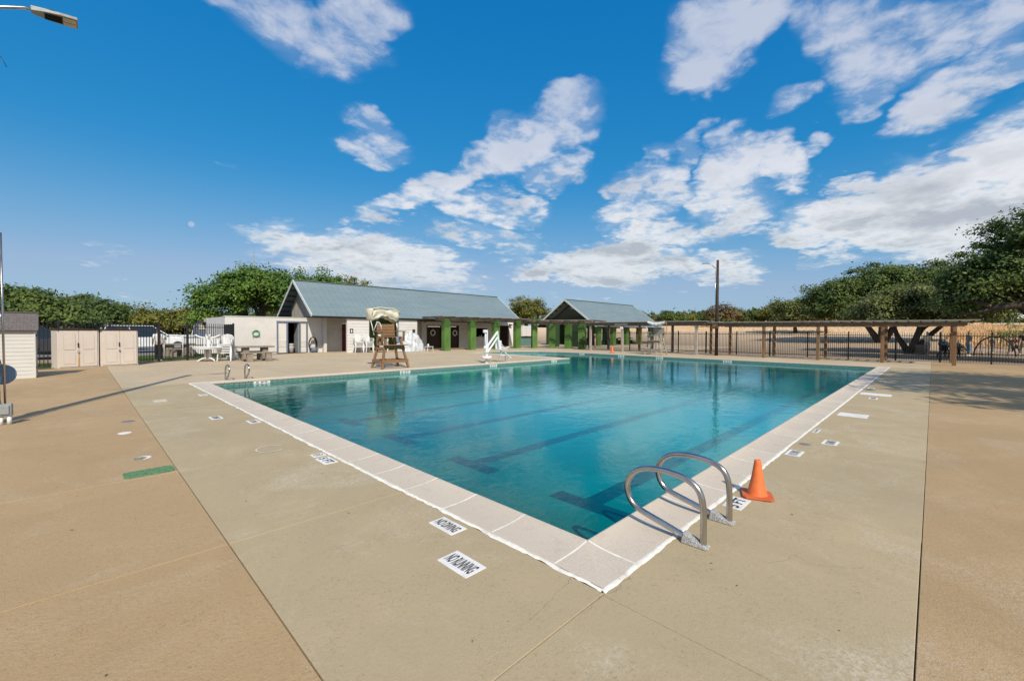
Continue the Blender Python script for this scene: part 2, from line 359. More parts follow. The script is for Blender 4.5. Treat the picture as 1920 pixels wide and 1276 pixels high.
MT['brown_wood'] = wood('brown_timber', (0.15, 0.085, 0.045), (0.27, 0.17, 0.10))
MT['brown_wood_y'] = wood('brown_beam', (0.13, 0.09, 0.055), (0.25, 0.19, 0.13), axis=1)
MT['grey_wood'] = wood('grey_timber', (0.30, 0.26, 0.22), (0.46, 0.42, 0.36))
MT['grey_wood_y'] = wood('grey_lath', (0.20, 0.175, 0.15), (0.36, 0.33, 0.29), axis=1)
MT['grey_wood_x'] = wood('grey_lath_cross', (0.22, 0.19, 0.16), (0.38, 0.35, 0.31), axis=0)
MT['chair_wood'] = wood('redwood_boards', (0.19, 0.105, 0.055), (0.33, 0.20, 0.11), axis=0)
MT['chair_wood_z'] = wood('redwood_posts', (0.17, 0.095, 0.05), (0.31, 0.185, 0.10), axis=2)
MT['canvas'] = simple('cream_canvas', (0.62, 0.57, 0.45), 0.9, scale=5, var=0.12, dirt=(0.30, 0.25, 0.16), bump=0.4, bscale=30)
MT['white_plastic'] = simple('white_plastic', (0.68, 0.68, 0.675), 0.4, scale=5, var=0.04)
MT['white_metal'] = simple('white_powder_coat', (0.70, 0.71, 0.72), 0.35, scale=8, var=0.05)
MT['blue_plastic'] = simple('blue_grey_plastic', (0.16, 0.25, 0.36), 0.5)
MT['cab'] = simple('almond_resin', (0.60, 0.53, 0.465), 0.6, scale=2, var=0.04, dirt=(0.52, 0.44, 0.37))
MT['cab_dark'] = simple('almond_resin_groove', (0.40, 0.35, 0.30), 0.7)
MT['shed_wall'] = simple('pale_resin_siding', (0.56, 0.545, 0.515), 0.6, scale=2, var=0.04)
MT['shingle'] = simple('brown_shingle_resin', (0.125, 0.11, 0.108), 0.85, scale=14, var=0.25, bump=0.3)
MT['black'] = simple('black_iron', (0.014, 0.014, 0.015), 0.45, scale=8, var=0.3)
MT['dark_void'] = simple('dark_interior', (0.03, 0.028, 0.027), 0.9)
MT['blue_trim'] = simple('blue_grey_paint', (0.13, 0.16, 0.22), 0.6)
MT['red_door'] = simple('dark_red_paint', (0.14, 0.018, 0.016), 0.5)
MT['brown_door'] = simple('dark_brown_door', (0.045, 0.022, 0.016), 0.5)
MT['picnic'] = simple('aged_concrete', (0.26, 0.22, 0.175), 0.9, scale=9, var=0.28, bump=0.5, bscale=40, dirt=(0.13, 0.115, 0.095))
MT['grey_box'] = simple('grey_enclosure', (0.26, 0.28, 0.28), 0.5, scale=9, var=0.15, dirt=(0.20, 0.15, 0.11))
MT['asphalt'] = simple('asphalt', (0.20, 0.195, 0.19), 0.9, scale=2, var=0.15, world=True, bump=0.3)
MT['bark'] = simple('bark', (0.075, 0.06, 0.048), 0.95, scale=5, var=0.35, bump=0.8, bscale=14)
MT['car_white'] = simple('white_car_paint', (0.72, 0.73, 0.75), 0.25, spec=0.6)
MT['car_dark'] = simple('dark_car_paint', (0.045, 0.05, 0.06), 0.2, spec=0.6)
MT['car_red'] = simple('red_car_paint', (0.35, 0.035, 0.03), 0.3, spec=0.6)
MT['glass'] = simple('dark_glass', (0.02, 0.025, 0.03), 0.08, spec=0.8)
MT['tyre'] = simple('tyre_rubber', (0.02, 0.02, 0.02), 0.8)
MT['rim'] = simple('alloy_rim', (0.45, 0.46, 0.47), 0.35, metal=0.7)
MT['lamp_red'] = simple('tail_lamp', (0.35, 0.02, 0.02), 0.3)
MT['skin'] = simple('skin', (0.42, 0.26, 0.18), 0.6)
MT['hair'] = simple('brown_hair', (0.10, 0.06, 0.04), 0.7)
MT['light_plastic'] = simple('lamp_lens', (0.50, 0.42, 0.30), 0.25)
MT['green_mat'] = simple('green_turf', (0.10, 0.215, 0.10), 0.9, scale=50, var=0.5, bump=0.8, bscale=120)
MT['stone'] = simple('rubble_stone', (0.48, 0.30, 0.20), 0.9, scale=3, var=0.35, bump=0.5, bscale=10)
MT['teal_glass'] = simple('teal_glass_block', (0.10, 0.20, 0.19), 0.2, scale=9, var=0.25)
MT['rust'] = simple('rust_stain', (0.42, 0.25, 0.09), 0.9, scale=30, var=0.3)
MT['hose'] = simple('green_hose', (0.06, 0.30, 0.13), 0.5)
MT['tan_cloth'] = simple('tan_cloth', (0.58, 0.48, 0.36), 0.9)
MT['pink'] = simple('pink_foam', (0.65, 0.33, 0.28), 0.7)
# terrain: dry earth and straw
M = Mat('dry_field')
v = M.pos()
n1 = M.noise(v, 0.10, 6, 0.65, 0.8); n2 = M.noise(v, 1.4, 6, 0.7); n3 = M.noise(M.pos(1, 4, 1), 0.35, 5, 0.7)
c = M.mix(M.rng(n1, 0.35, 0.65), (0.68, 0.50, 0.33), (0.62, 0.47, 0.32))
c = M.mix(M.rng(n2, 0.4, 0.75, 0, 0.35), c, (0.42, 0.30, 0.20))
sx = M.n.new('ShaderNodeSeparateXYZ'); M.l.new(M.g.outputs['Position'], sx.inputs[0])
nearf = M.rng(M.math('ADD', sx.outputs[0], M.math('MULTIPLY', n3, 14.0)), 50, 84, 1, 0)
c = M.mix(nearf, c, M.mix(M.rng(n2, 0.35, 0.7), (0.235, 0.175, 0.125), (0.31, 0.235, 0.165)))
M.color(c); M.rough(0.95); M.spec(0.1); M.bump(n2, 0.6, 0.05)
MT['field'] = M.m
MT['straw'] = leafmat('straw', (0.60, 0.40, 0.21), (0.78, 0.58, 0.36), 0.3)
MT['grass'] = leafmat('grass_blade', (0.05, 0.11, 0.02), (0.10, 0.19, 0.04), 0.3)
MT['leaf_oak'] = leafmat('live_oak_leaf', (0.040, 0.074, 0.018), (0.125, 0.180, 0.050))
MT['leaf_bright'] = leafmat('bright_green_leaf', (0.055, 0.115, 0.020), (0.13, 0.225, 0.045))
MT['leaf_olive'] = leafmat('olive_leaf', (0.085, 0.098, 0.018), (0.20, 0.21, 0.05))
MT['leaf_grey'] = leafmat('grey_green_leaf', (0.070, 0.098, 0.032), (0.18, 0.215, 0.08))
MT['leaf_brown'] = leafmat('brown_leaf', (0.10, 0.075, 0.035), (0.19, 0.14, 0.07))

# ---------------------------------------------------------------- geometry helpers
class MB:
    def __init__(s): s.v = []; s.f = []; s.mi = []; s.sm = []; s.k = 0
    def mat(s, k): s.k = k; return s
    def add(s, vs, fs, smooth=False):
        o = len(s.v); s.v += [tuple(p) for p in vs]
        for f in fs: s.f.append(tuple(o + i for i in f)); s.mi.append(s.k); s.sm.append(smooth)
        return s
    def box(s, c, d, rz=0., M=None):
        x, y, z = d[0] / 2, d[1] / 2, d[2] / 2
        vs = [Vector((a * x, b * y, e * z)) for a in (-1, 1) for b in (-1, 1) for e in (-1, 1)]
        if M is None: M = Matrix.Rotation(rz, 3, 'Z')
        vs = [M @ q + Vector(c) for q in vs]
        return s.add(vs, [(0, 1, 3, 2), (4, 6, 7, 5), (0, 4, 5, 1), (2, 3, 7, 6), (0, 2, 6, 4), (1, 5, 7, 3)])
    def bx(s, x0, x1, y0, y1, z0, z1): return s.box(((x0 + x1) / 2, (y0 + y1) / 2, (z0 + z1) / 2), (abs(x1 - x0), abs(y1 - y0), abs(z1 - z0)))
    def bar(s, a, b, w, h=None, up=(0, 0, 1)):
        a = Vector(a); b = Vector(b); h = h or w
        d = b - a; L = d.length; d.normalize()
        up = Vector(up)
        if abs(d.dot(up)) > 0.98: up = Vector((0, 1, 0))
        x = d.cross(up).normalized(); u = x.cross(d)
        M = Matrix((x, d, u)).transposed()
        return s.box((a + b) / 2, (w, L, h), M=M)
    def tube(s, pts, r, n=10, cap=True, smooth=True):
        pts = [Vector(p) for p in pts]; rs = r if isinstance(r, (list, tuple)) else [r] * len(pts)
        vs = []; fs = []; prev = None
        for i, p in enumerate(pts):
            t = (pts[min(i + 1, len(pts) - 1)] - pts[max(i - 1, 0)]).normalized()
            if prev is None: x = t.orthogonal().normalized()
            else:
                x = prev - t * prev.dot(t)
                x = x.normalized() if x.length > 1e-6 else t.orthogonal().normalized()
            prev = x; y = t.cross(x)
            for k in range(n):
                a = 2 * PI * k / n
                vs.append(p + (x * math.cos(a) + y * math.sin(a)) * rs[i])
        for i in range(len(pts) - 1):
            for k in range(n):
                a = i * n + k; b = i * n + (k + 1) % n
                fs.append((a, b, b + n, a + n))
        s.add(vs, fs, smooth)
        if cap:
            o = len(s.v) - len(vs)
            s.f += [tuple(o + k for k in range(n))[::-1], tuple(o + (len(pts) - 1) * n + k for k in range(n))]
            s.mi += [s.k] * 2; s.sm += [False] * 2
        return s
    def cyl(s, c, r, h, n=16, r2=None): 
        c = Vector(c); return s.tube([c, c + Vector((0, 0, h))], [r, r if r2 is None else r2], n, smooth=True)
    def lathe(s, prof, n=20, c=(0, 0, 0), smooth=True):
        vs = []; fs = []
        for (r, z) in prof:
            for k in range(n):
                a = 2 * PI * k / n; vs.append((c[0] + r * math.cos(a), c[1] + r * math.sin(a), c[2] + z))
        for i in range(len(prof) - 1):
            for k in range(n):
                a = i * n + k; b = i * n + (k + 1) % n; fs.append((a, b, b + n, a + n))
        return s.add(vs, fs, smooth)
    def prism(s, poly, z0, z1, axis='z'):
        n = len(poly)
        def P(a, b, c): return (a, b, c) if axis == 'z' else ((a, c, b) if axis == 'y' else (c, a, b))
        vs = [P(x, y, z0) for x, y in poly] + [P(x, y, z1) for x, y in poly]
        fs = [tuple(range(n))[::-1], tuple(range(n, 2 * n))] + [(i, (i + 1) % n, n + (i + 1) % n, n + i) for i in range(n)]
        return s.add(vs, fs)
    def torus(s, c, R0, r, n=24, m=8, ax='z', sy=1.0):
        pts = []
        for i in range(n + 1):
            a = 2 * PI * i / n
            q = (R0 * math.cos(a), R0 * sy * math.sin(a))
            pts.append({'z': (c[0] + q[0], c[1] + q[1], c[2]), 'y': (c[0] + q[0], c[1], c[2] + q[1]), 'x': (c[0], c[1] + q[0], c[2] + q[1])}[ax])
        return s.tube(pts, r, m, cap=False)
    def mesh(s, name, mats, bevel=0.0):
        me = bpy.data.meshes.new(name)
        me.from_pydata(s.v, [], s.f)
        ms = mats if isinstance(mats, (list, tuple)) else [mats]
        for q in ms: me.materials.append(MT[q] if isinstance(q, str) else q)
        me.polygons.foreach_set('material_index', s.mi)
        me.polygons.foreach_set('use_smooth', s.sm)
        bm = bmesh.new(); bm.from_mesh(me)
        if bevel:
            ed = [e for e in bm.edges if len(e.link_faces) == 2 and e.calc_face_angle(0) > 0.6]
            bmesh.ops.bevel(bm, geom=ed, offset=bevel, segments=1, affect='EDGES', clamp_overlap=True)
        bmesh.ops.recalc_face_normals(bm, faces=bm.faces)
        bm.to_mesh(me); bm.free()
        return me
    def build(s, name, mats, parent=None, bevel=0.0, loc=None, rz=0., stuff=False, label=None):
        o = bpy.data.objects.new(name, s.mesh(name, mats, bevel))
        col.objects.link(o)
        if parent: o.parent = parent
        if loc: o.location = loc
        if rz: o.rotation_euler.z = rz
        if stuff: o['kind'] = 'stuff'
        if label: o['label'] = label
        return o

def tag(o, label=None, cat=None, group=None, kind=None):
    if label: o['label'] = label
    if cat: o['category'] = cat
    if group: o['group'] = group
    if kind: o['kind'] = kind
    return o
def thing(name, label, cat, loc=(0, 0, 0), rz=0., group=None, kind=None):
    o = bpy.data.objects.new(name, None); col.objects.link(o)
    o.empty_display_size = 0.1
    o.location = loc; o.rotation_euler.z = rz
    return tag(o, label, cat, group, kind)
def struct(name): return thing(name, None, None, kind='structure')
def copy_obj(o, parent=None, loc=None, rz=None):
    c = o.copy(); col.objects.link(c)
    if parent is not None: c.parent = parent
    if loc is not None: c.location = loc
    if rz is not None: c.rotation_euler.z = rz
    return c
def dup(root, loc, rz=0., label=None, group=None):
    kids = {}
    for o in bpy.data.objects:
        if o.parent: kids.setdefault(o.parent, []).append(o)
    r = root.copy(); col.objects.link(r); r.location = loc; r.rotation_euler.z = rz
    if label: r['label'] = label
    if group: r['group'] = group
    for ch in kids.get(root, []):
        c = ch.copy(); col.objects.link(c); c.parent = r
        for g in kids.get(ch, []):
            d = g.copy(); col.objects.link(d); d.parent = c
    return r
def text_mesh(name, body, w, h, mat, parent, M, kind=None):
    """flat lettering fitted into w x h, placed by matrix M"""
    cu = bpy.data.curves.new(name, 'FONT'); cu.body = body; cu.size = 1.0; cu.offset = 0.03
    ob = bpy.data.objects.new(name, cu); col.objects.link(ob)
    dg = bpy.context.evaluated_depsgraph_get()
    me = bpy.data.meshes.new_from_object(ob.evaluated_get(dg))
    bpy.data.objects.remove(ob)
    n = len(me.vertices); a = np.zeros(n * 3); me.vertices.foreach_get('co', a); a = a.reshape(-1, 3)
    lo = a.min(0); hi = a.max(0)
    a[:, 0] = (a[:, 0] - (lo[0] + hi[0]) / 2) / (hi[0] - lo[0]) * w
    a[:, 1] = (a[:, 1] - (lo[1] + hi[1]) / 2) / (hi[1] - lo[1]) * h
    me.vertices.foreach_set('co', a.ravel())
    me.materials.clear(); me.materials.append(MT[mat])
    o = bpy.data.objects.new(name, me); col.objects.link(o)
    if parent: o.parent = parent
    o.matrix_local = M
    return o
# ---------------------------------------------------------------- terrain
def smooth(t): t = max(0., min(1., t)); return t * t * (3 - 2 * t)
def ground_h(x, y):
    return -0.07 + 3.3 * smooth((x - 44) / 60) - 0.0 * y
def ground_mesh():
    xs = sorted(set([-1500, -700, -350, -180, -90, -50, -25, -12, -6.3] + [i for i in range(0, 33, 4)] + [32.5] + [34 + 4 * i for i in range(24)] + [140, 170, 220, 300, 500, 900, 1500]))
    ys = sorted(set([-1500, -700, -300, -150, -80, -40, -20, -9.4] + [-5, 0, 5, 10, 15, 20, 25, 31.5] + [35 + 5 * i for i in range(14)] + [120, 160, 240, 400, 800, 1500]))
    vs = [(x, y, ground_h(x, y)) for x in xs for y in ys]
    fs = []
    for i in range(len(xs) - 1):
        for j in range(len(ys) - 1):
            mx_, my_ = (xs[i] + xs[i + 1]) / 2, (ys[j] + ys[j + 1]) / 2
            if -6.3 < mx_ < 32.5 and -9.4 < my_ < 25: continue
            a = i * len(ys) + j
            fs.append((a, a + len(ys), a + len(ys) + 1, a + 1))
    return MB().add(vs, fs, True)
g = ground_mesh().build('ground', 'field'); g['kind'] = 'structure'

# ---------------------------------------------------------------- pool
POOL = [(2.59, 1.77), (25.55, 1.77), (25.55, 18.5), (25.35, 20.2), (24.75, 21.6), (23.7, 22.7), (22.0, 23.35), (19.7, 23.3), (19.7, 14.8), (2.59, 14.8)]
def offset(poly, d):
    n = len(poly); out = []
    for i in range(n):
        p = Vector(poly[i]); a = (p - Vector(poly[i - 1])).normalized(); b = (Vector(poly[(i + 1) % n]) - p).normalized()
        na = Vector((a.y, -a.x)); nb = Vector((b.y, -b.x)); mm = (na + nb); mm = mm / mm.length_squared * 2
        out.append((p.x + mm.x * d, p.y + mm.y * d))
    return out
pool = struct('swimming_pool')
basin = MB()
ZF = -0.50
basin.add([(x, y, ZF) for x, y in offset(POOL, 0.1)], [tuple(range(len(POOL)))])
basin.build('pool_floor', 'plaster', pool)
inn = POOL; outp = offset(POOL, 0.14)
def ring(name, pin, pout, z0, z1, mat):
    mb = MB(); n = len(pin)
    for i in range(n):
        j = (i + 1) % n
        q = [pin[i], pin[j], pout[j], pout[i]]
        mb.prism(q, z0, z1)
    return mb.build(name, mat, pool)
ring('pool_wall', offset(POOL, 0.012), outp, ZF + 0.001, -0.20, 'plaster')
# waterline tiles: two courses of small tiles, real joints on the far walls
tb = MB(); n = len(POOL)
tin = POOL
for i in range(n):
    A = Vector(tin[i]); B = Vector(tin[(i + 1) % n]); t = (B - A); L = t.length; t.normalize(); nn = Vector((t.y, -t.x))
    k = max(1, round(L / 0.152)); w = L / k
    for row in (0, 1):
        for j in range(k):
            c = A + t * (w * (j + 0.5)) + nn * 0.02
            M3 = Matrix(((t.x, nn.x, 0), (t.y, nn.y, 0), (0, 0, 1)))
            tb.box((c.x, c.y, -0.075 - row * 0.08), (w - 0.008, 0.025, 0.072), M=M3)
o = tb.build('waterline_tile', 'tile', pool, stuff=True)
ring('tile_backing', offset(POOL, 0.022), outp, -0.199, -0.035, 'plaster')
# lane lines with their T ends
ln = 0
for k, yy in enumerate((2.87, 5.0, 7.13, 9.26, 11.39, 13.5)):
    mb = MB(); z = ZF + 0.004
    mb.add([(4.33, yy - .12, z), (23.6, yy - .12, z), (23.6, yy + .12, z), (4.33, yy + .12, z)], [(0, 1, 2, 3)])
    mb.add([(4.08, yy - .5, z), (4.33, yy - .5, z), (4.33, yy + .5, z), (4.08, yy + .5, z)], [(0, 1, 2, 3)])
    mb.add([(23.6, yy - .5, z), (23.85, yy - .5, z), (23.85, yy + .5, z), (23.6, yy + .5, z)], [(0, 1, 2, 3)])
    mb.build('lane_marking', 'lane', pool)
W = offset(POOL, 0.04)
wm = MB().prism(W, ZF - 0.02, -0.115)
wo_ = wm.build('water', 'water'); wo_['kind'] = 'structure'

# coping
PROF = [(0.39, -0.06), (0.39, -0.004), (0.384, 0.002), (0.28, 0.002), (0.21, 0.0035), (0.15, 0.0065), (0.10, 0.011), (0.06, 0.0165), (0.03, 0.022), (0.012, 0.0255), (0.0, 0.0255), (-0.009, 0.021), (-0.013, 0.010), (-0.013, -0.02), (-0.006, -0.034), (0.03, -0.034)]
offs = {d: offset(POOL, d) for d, z in PROF}
for i in range(n):
    A = Vector(POOL[i]); B = Vector(POOL[(i + 1) % n]); t = B - A; L = t.length; t.normalize(); nn = Vector((t.y, -t.x))
    near0 = (i == 0); near1 = (i == n - 1)
    step = 0.605 if i == 0 else 0.62
    cuts = [0.0]
    if i == n - 1:
        c = L
        cs = []
        while c - step > 0.25: c -= step; cs.append(c)
        cuts += sorted(cs) + [L]
    else:
        c = 0.0
        while c + step < L - 0.25: c += step; cuts.append(c)
        cuts.append(L)
    for a in range(len(cuts) - 1):
        s0 = cuts[a]; s1 = cuts[a + 1]
        vs = []
        first = a == 0 and not near0; last = a == len(cuts) - 2 and not near1
        g0 = 0.0 if first else 0.006; g1 = 0.0 if last else 0.006
        dz = rng.uniform(-0.0015, 0.0015)
        for end in (0, 1):
            for d, z in PROF:
                if end == 0: q = Vector(offs[d][i]) if first else A + t * (s0 + g0) + nn * d
                else: q = Vector(offs[d][(i + 1) % n]) if last else A + t * (s1 - g1) + nn * d
                vs.append((q.x, q.y, z + dz))
        m_ = len(PROF)
        fs = [(k, k + 1, m_ + k + 1, m_ + k) for k in range(m_ - 1)] + [tuple(range(m_)), tuple(range(m_, 2 * m_))[::-1]]
        mb = MB(); mb.add(vs, fs, False)
        mb.sm = [False] * len(mb.f)
        mb.build('coping_stone', 'coping', pool)
# corner stone
mb = MB(); N = 12; vs = []
def lipz(d): return np.interp(d, [0.0, 0.03, 0.06, 0.10, 0.15, 0.28, 0.39], [0.0255, 0.022, 0.0165, 0.011, 0.0065, 0.002, 0.002])
for a in range(N + 1):
    for b in range(N + 1):
        dx = 0.39 * a / N; dy = 0.39 * b / N
        vs.append((2.59 - dx - 0.0, 1.77 - dy, float(min(lipz(dx), lipz(dy)))))
fs = [(a * (N + 1) + b, (a + 1) * (N + 1) + b, (a + 1) * (N + 1) + b + 1, a * (N + 1) + b + 1) for a in range(N) for b in range(N)]
mb.add(vs, fs, True); mb.bx(2.202, 2.588, 1.382, 1.768, -0.08, 0.001)
mb.build('coping_stone', 'coping', pool)
# bed and pale joints under the stones
def rough_strip(name, A, B, nn, d0, d1, z, amp, mat, parent, step=0.04, zz=None):
    A = Vector(A); B = Vector(B); t = B - A; L = t.length; t.normalize(); k = max(2, int(L / step)); vs = []
    r1 = random.Random(int(L * 1000) + int(A.x * 10)); j0 = j1 = 0
    for i in range(k + 1):
        p = A + t * (L * i / k)
        j0 = j0 * 0.6 + r1.uniform(-amp, amp); j1 = j1 * 0.6 + r1.uniform(-amp, amp)
        a = p + nn * (d0 + j0); b = p + nn * (d1 + j1); mm_ = p + nn * ((d0 + d1) / 2)
        h = r1.uniform(0.0, 0.003)
        vs += [(a.x, a.y, z - 0.004), (mm_.x, mm_.y, z + 0.004 + h), (b.x, b.y, z - 0.004)]
    fs = []
    for i in range(k): fs += [(3 * i, 3 * i + 3, 3 * i + 4, 3 * i + 1), (3 * i + 1, 3 * i + 4, 3 * i + 5, 3 * i + 2)]
    return MB().add(vs, fs, True).build(name, mat, parent)
DO = 0.39
rough_strip('caulk_line', (2.2 - 0.02, 1.38), (2.2 - 0.02, 15.2), Vector((1, 0)), -0.018, 0.026, 0.003, 0.009, 'caulk', pool)
rough_strip('caulk_line', (2.17, 1.38 - 0.012), (25.95, 1.38 - 0.012), Vector((0, 1)), -0.018, 0.026, 0.003, 0.006, 'caulk', pool)
rough_strip('caulk_line', (2.2, 15.2), (19.31, 15.2), Vector((0, 1)), -0.02, 0.01, 0.003, 0.003, 'caulk', pool, 0.2)
# joints between coping stones
jm = MB()
for i in range(n):
    A = Vector(POOL[i]); B = Vector(POOL[(i + 1) % n]); t = B - A; L = t.length; t.normalize(); nn = Vector((t.y, -t.x))
    step = 0.605 if i == 0 else 0.62; cs = []
    if i == n - 1:
        c = L; cs.append(c)
        while c - step > 0.25: c -= step; cs.append(c)
    else:
        c = 0.0
        if i == 0: cs.append(0.0)
        while c + step < L - 0.25: c += step; cs.append(c)
    for c in cs:
        vs = []
        for d, z in PROF[2:13]:
            for e in (-0.0085, 0.0085):
                q = A + t * (c + e) + nn * (d - (0.002 if d < 0 else 0)); vs.append((q.x, q.y, z + 0.0012))
        jm.add(vs, [(2 * k, 2 * k + 1, 2 * k + 3, 2 * k + 2) for k in range(10)], True)
jm.build('coping_joint', 'caulk', pool, stuff=True)
# depth marks set in the waterline tiles of the far walls
def wall_mark(x, y, face, body='5 FT'):
    # face: 'y' wall looking towards -y (y = const), 'x' wall looking towards -x
    mb = MB()
    w = 0.46
    if face == 'y': mb.bx(x - w / 2, x + w / 2, y - 0.008, y + 0.002, -0.113, -0.037)
    else: mb.bx(x - 0.008, x + 0.002, y - w / 2, y + w / 2, -0.113, -0.037)
    p = mb.build('depth_marker', 'plate', pool)
    if face == 'y': Mx = Matrix(((1, 0, 0, x), (0, 0, -1, y - 0.0095), (0, 1, 0, -0.075), (0, 0, 0, 1)))
    else: Mx = Matrix(((0, 0, -1, x - 0.0095), (-1, 0, 0, y), (0, 1, 0, -0.075), (0, 0, 0, 1)))
    text_mesh('lettering', body, 0.34, 0.052, 'ink', p, Mx)
for x in (3.95, 9.0, 13.75, 18.3): wall_mark(x, 14.8, 'y')
for y in (18.1, 14.9, 12.2, 8.2): wall_mark(25.55, y, 'x')

# ---------------------------------------------------------------- deck slabs
deck = struct('pool_deck')
def clip(poly, a, b, c):     # keep a*x+b*y<=c
    out = []
    for i in range(len(poly)):
        p = poly[i]; q = poly[(i + 1) % len(poly)]
        dp = a * p[0] + b * p[1] - c; dq = a * q[0] + b * q[1] - c
        if dp <= 0: out.append(p)
        if (dp < 0) != (dq < 0) and abs(dp - dq) > 1e-9:
            t = dp / (dp - dq); out.append((p[0] + (q[0] - p[0]) * t, p[1] + (q[1] - p[1]) * t))
    return out
def slab(poly, mat, gap=0.004, z=0.0):
    if len(poly) < 3: return
    P = offset(poly, -gap)
    z = rng.uniform(-0.002, 0.001)
    mb = MB().prism(P, -0.05, z)
    mb.build('slab', mat, deck, bevel=0.003)
def grid(xs, ys, mat, gap=0.003, clips=()):
    for i in range(len(xs) - 1):
        for j in range(len(ys) - 1):
            p = [(xs[i], ys[j]), (xs[i + 1], ys[j]), (xs[i + 1], ys[j + 1]), (xs[i], ys[j + 1])]
            for cl in clips: p = clip(p, *cl)
            if len(p) >= 3: slab(p, mat, gap)
FEN = (-0.49, 0.872, 0.872 * 23.95 + 0.49 * 0.9)    # line of the left fence
ysL = [3.6 + 2.25 * k for k in range(6)]
grid([0.74, 2.17], [1.36] + ysL[:5] + [15.22], 'deck_in')
grid([0.74, 2.15], [0.03, 1.36], 'deck_in')
slab([(2.15, 0.03), (4.4, 0.03), (4.4, 1.375), (2.15, 1.375)], 'deck_in')
xsR = [4.4 + 2.25 * k for k in range(10)]
grid(xsR[:-1] + [25.96], [0.03, 1.375], 'deck_in', .002)
ysO = [-8.9, -5.4, -1.0] + [1.35] + ysL + [18.3, 21.3, 24.6, 28]
grid([-6, -2.6, 0.739], ysO, 'deck_out', clips=[FEN])
grid([0.745, 2.15] + xsR[:-1] + [26.6, 29.6, 32.2], [-8.9, -6, -3, 0.0305], 'deck_out', .002)
grid([0.745, 3.9, 6.9, 9.9, 12.9, 15.9, 19.29], [15.23, 18.3, 21.3, 24.3, 27.4, 30.68], 'deck_back', clips=[FEN])
grid([25.97, 29.2, 32.2], [0.03, 3, 6, 9, 12, 15, 18.5], 'deck_back')
grid([19.3, 22.3, 25.3, 28.3, 31.5], [26.2, 28.4, 31.2], 'deck_back')
grid([29.4, 32.2], [18.5, 22, 26.2], 'deck_back')
grid([32.25, 36, 40, 44, 48, 52, 56], [15, 19, 23, 27, 31, 35], 'deck_back')
oc = offset(POOL, DO)
curve = [(oc[2][0], 18.5)] + [oc[k] for k in range(3, 7)] + [(19.3, oc[7][1])]
MB().prism(curve + [(19.3, 26.19), (29.39, 26.19), (29.39, 18.5)], -0.05, -0.001).build('slab', 'deck_back', deck)
base = MB()
for (a, b, c_, d) in ((-6.2, 2.3, -9.2, 29), (2.3, 32.3, -9.2, 1.5), (25.8, 32.3, 1.5, 26.2), (2.3, 19.4, 15.1, 30.7), (19.4, 32.2, 24.4, 31.3)):
    base.add([(a, c_, -0.022), (b, c_, -0.022), (b, d, -0.022), (a, d, -0.022)], [(0, 1, 2, 3)])
bo = base.build('joint_bed', 'joint', deck)

# ---------------------------------------------------------------- markings on the deck
MREAD = Matrix(((0, 1, 0), (-1, 0, 0), (0, 0, 1)))         # read towards -y, letter tops towards the pool
def marker(cx_, cy_, w, h, body, orient='L', ink='ink', tw=0.84, th=0.62, mat='plate'):
    mb = MB()
    if orient == 'L': mb.bx(cx_ - h / 2, cx_ + h / 2, cy_ - w / 2, cy_ + w / 2, -0.002, 0.0035)
    else: mb.bx(cx_ - w / 2, cx_ + w / 2, cy_ - h / 2, cy_ + h / 2, -0.002, 0.0035)
    p = mb.build('deck_marker', mat, deck, bevel=0.0015)
    if body:
        M3 = MREAD if orient == 'L' else Matrix.Identity(3)
        Mx = M3.to_4x4(); Mx.translation = (cx_, cy_, 0.0045)
        text_mesh('lettering', body, w * tw, h * th, ink, p, Mx)
    return p
marker(2.037, 2.72, 0.30, 0.155, 'NO DIVING')
marker(1.767, 2.207, 0.305, 0.175, 'NO RUNNING')
marker(2.045, 5.11, 0.30, 0.16, '5 FT')
marker(4.175, 1.24, 0.30, 0.16, '5 FT', 'R')
marker(6.45, 1.24, 0.31, 0.165, 'NO DIVING', 'R', 'worn_ink')
marker(7.42, 1.0, 0.30, 0.175, 'NO RUNNING', 'R', 'worn_ink')
marker(2.04, 8.15, 0.30, 0.16, 'NO DIVING', 'L', 'worn_ink')
marker(1.66, 8.95, 0.30, 0.17, 'NO RUNNING', 'L', 'worn_ink')
marker(15.6, 1.2, 0.3, 0.16, '5 FT', 'R', 'worn_ink')
marker(13.2, 0.98, 0.3, 0.16, 'NO DIVING', 'R', 'worn_ink')
marker(8.15, 1.28, 0.3, 0.07, 'NO DIVING', 'R', 'worn_ink')
marker(17.8, 1.1, 0.3, 0.16, 'NO RUNNING', 'R', 'worn_ink')
marker(2.03, 12.3, 0.30, 0.16, '5 FT', 'L', 'worn_ink')
# round no-diving pictogram on its square tile
p = marker(2.06, 5.405, 0.14, 0.15, None)
pm = MB()
def ringflat(mb, c, r0, r1, z, a0=0, a1=2 * PI, k=28, M=None):
    vs = []
    for i in range(k + 1):
        a = a0 + (a1 - a0) * i / k
        for r in (r0, r1): vs.append((c[0] + r * math.cos(a), c[1] + r * math.sin(a), z))
    mb.add(vs, [(2 * i, 2 * i + 1, 2 * i + 3, 2 * i + 2) for i in range(k)])
ringflat(pm, (2.06, 5.405), 0.045, 0.055, 0.0045)
pm.bar((2.022, 5.372, 0.0043), (2.098, 5.438, 0.0043), 0.009, 0.0006)
pm.bar((2.04, 5.43, 0.0041), (2.075, 5.38, 0.0041), 0.011, 0.0006)
pm.build('pictogram', 'ink', p)
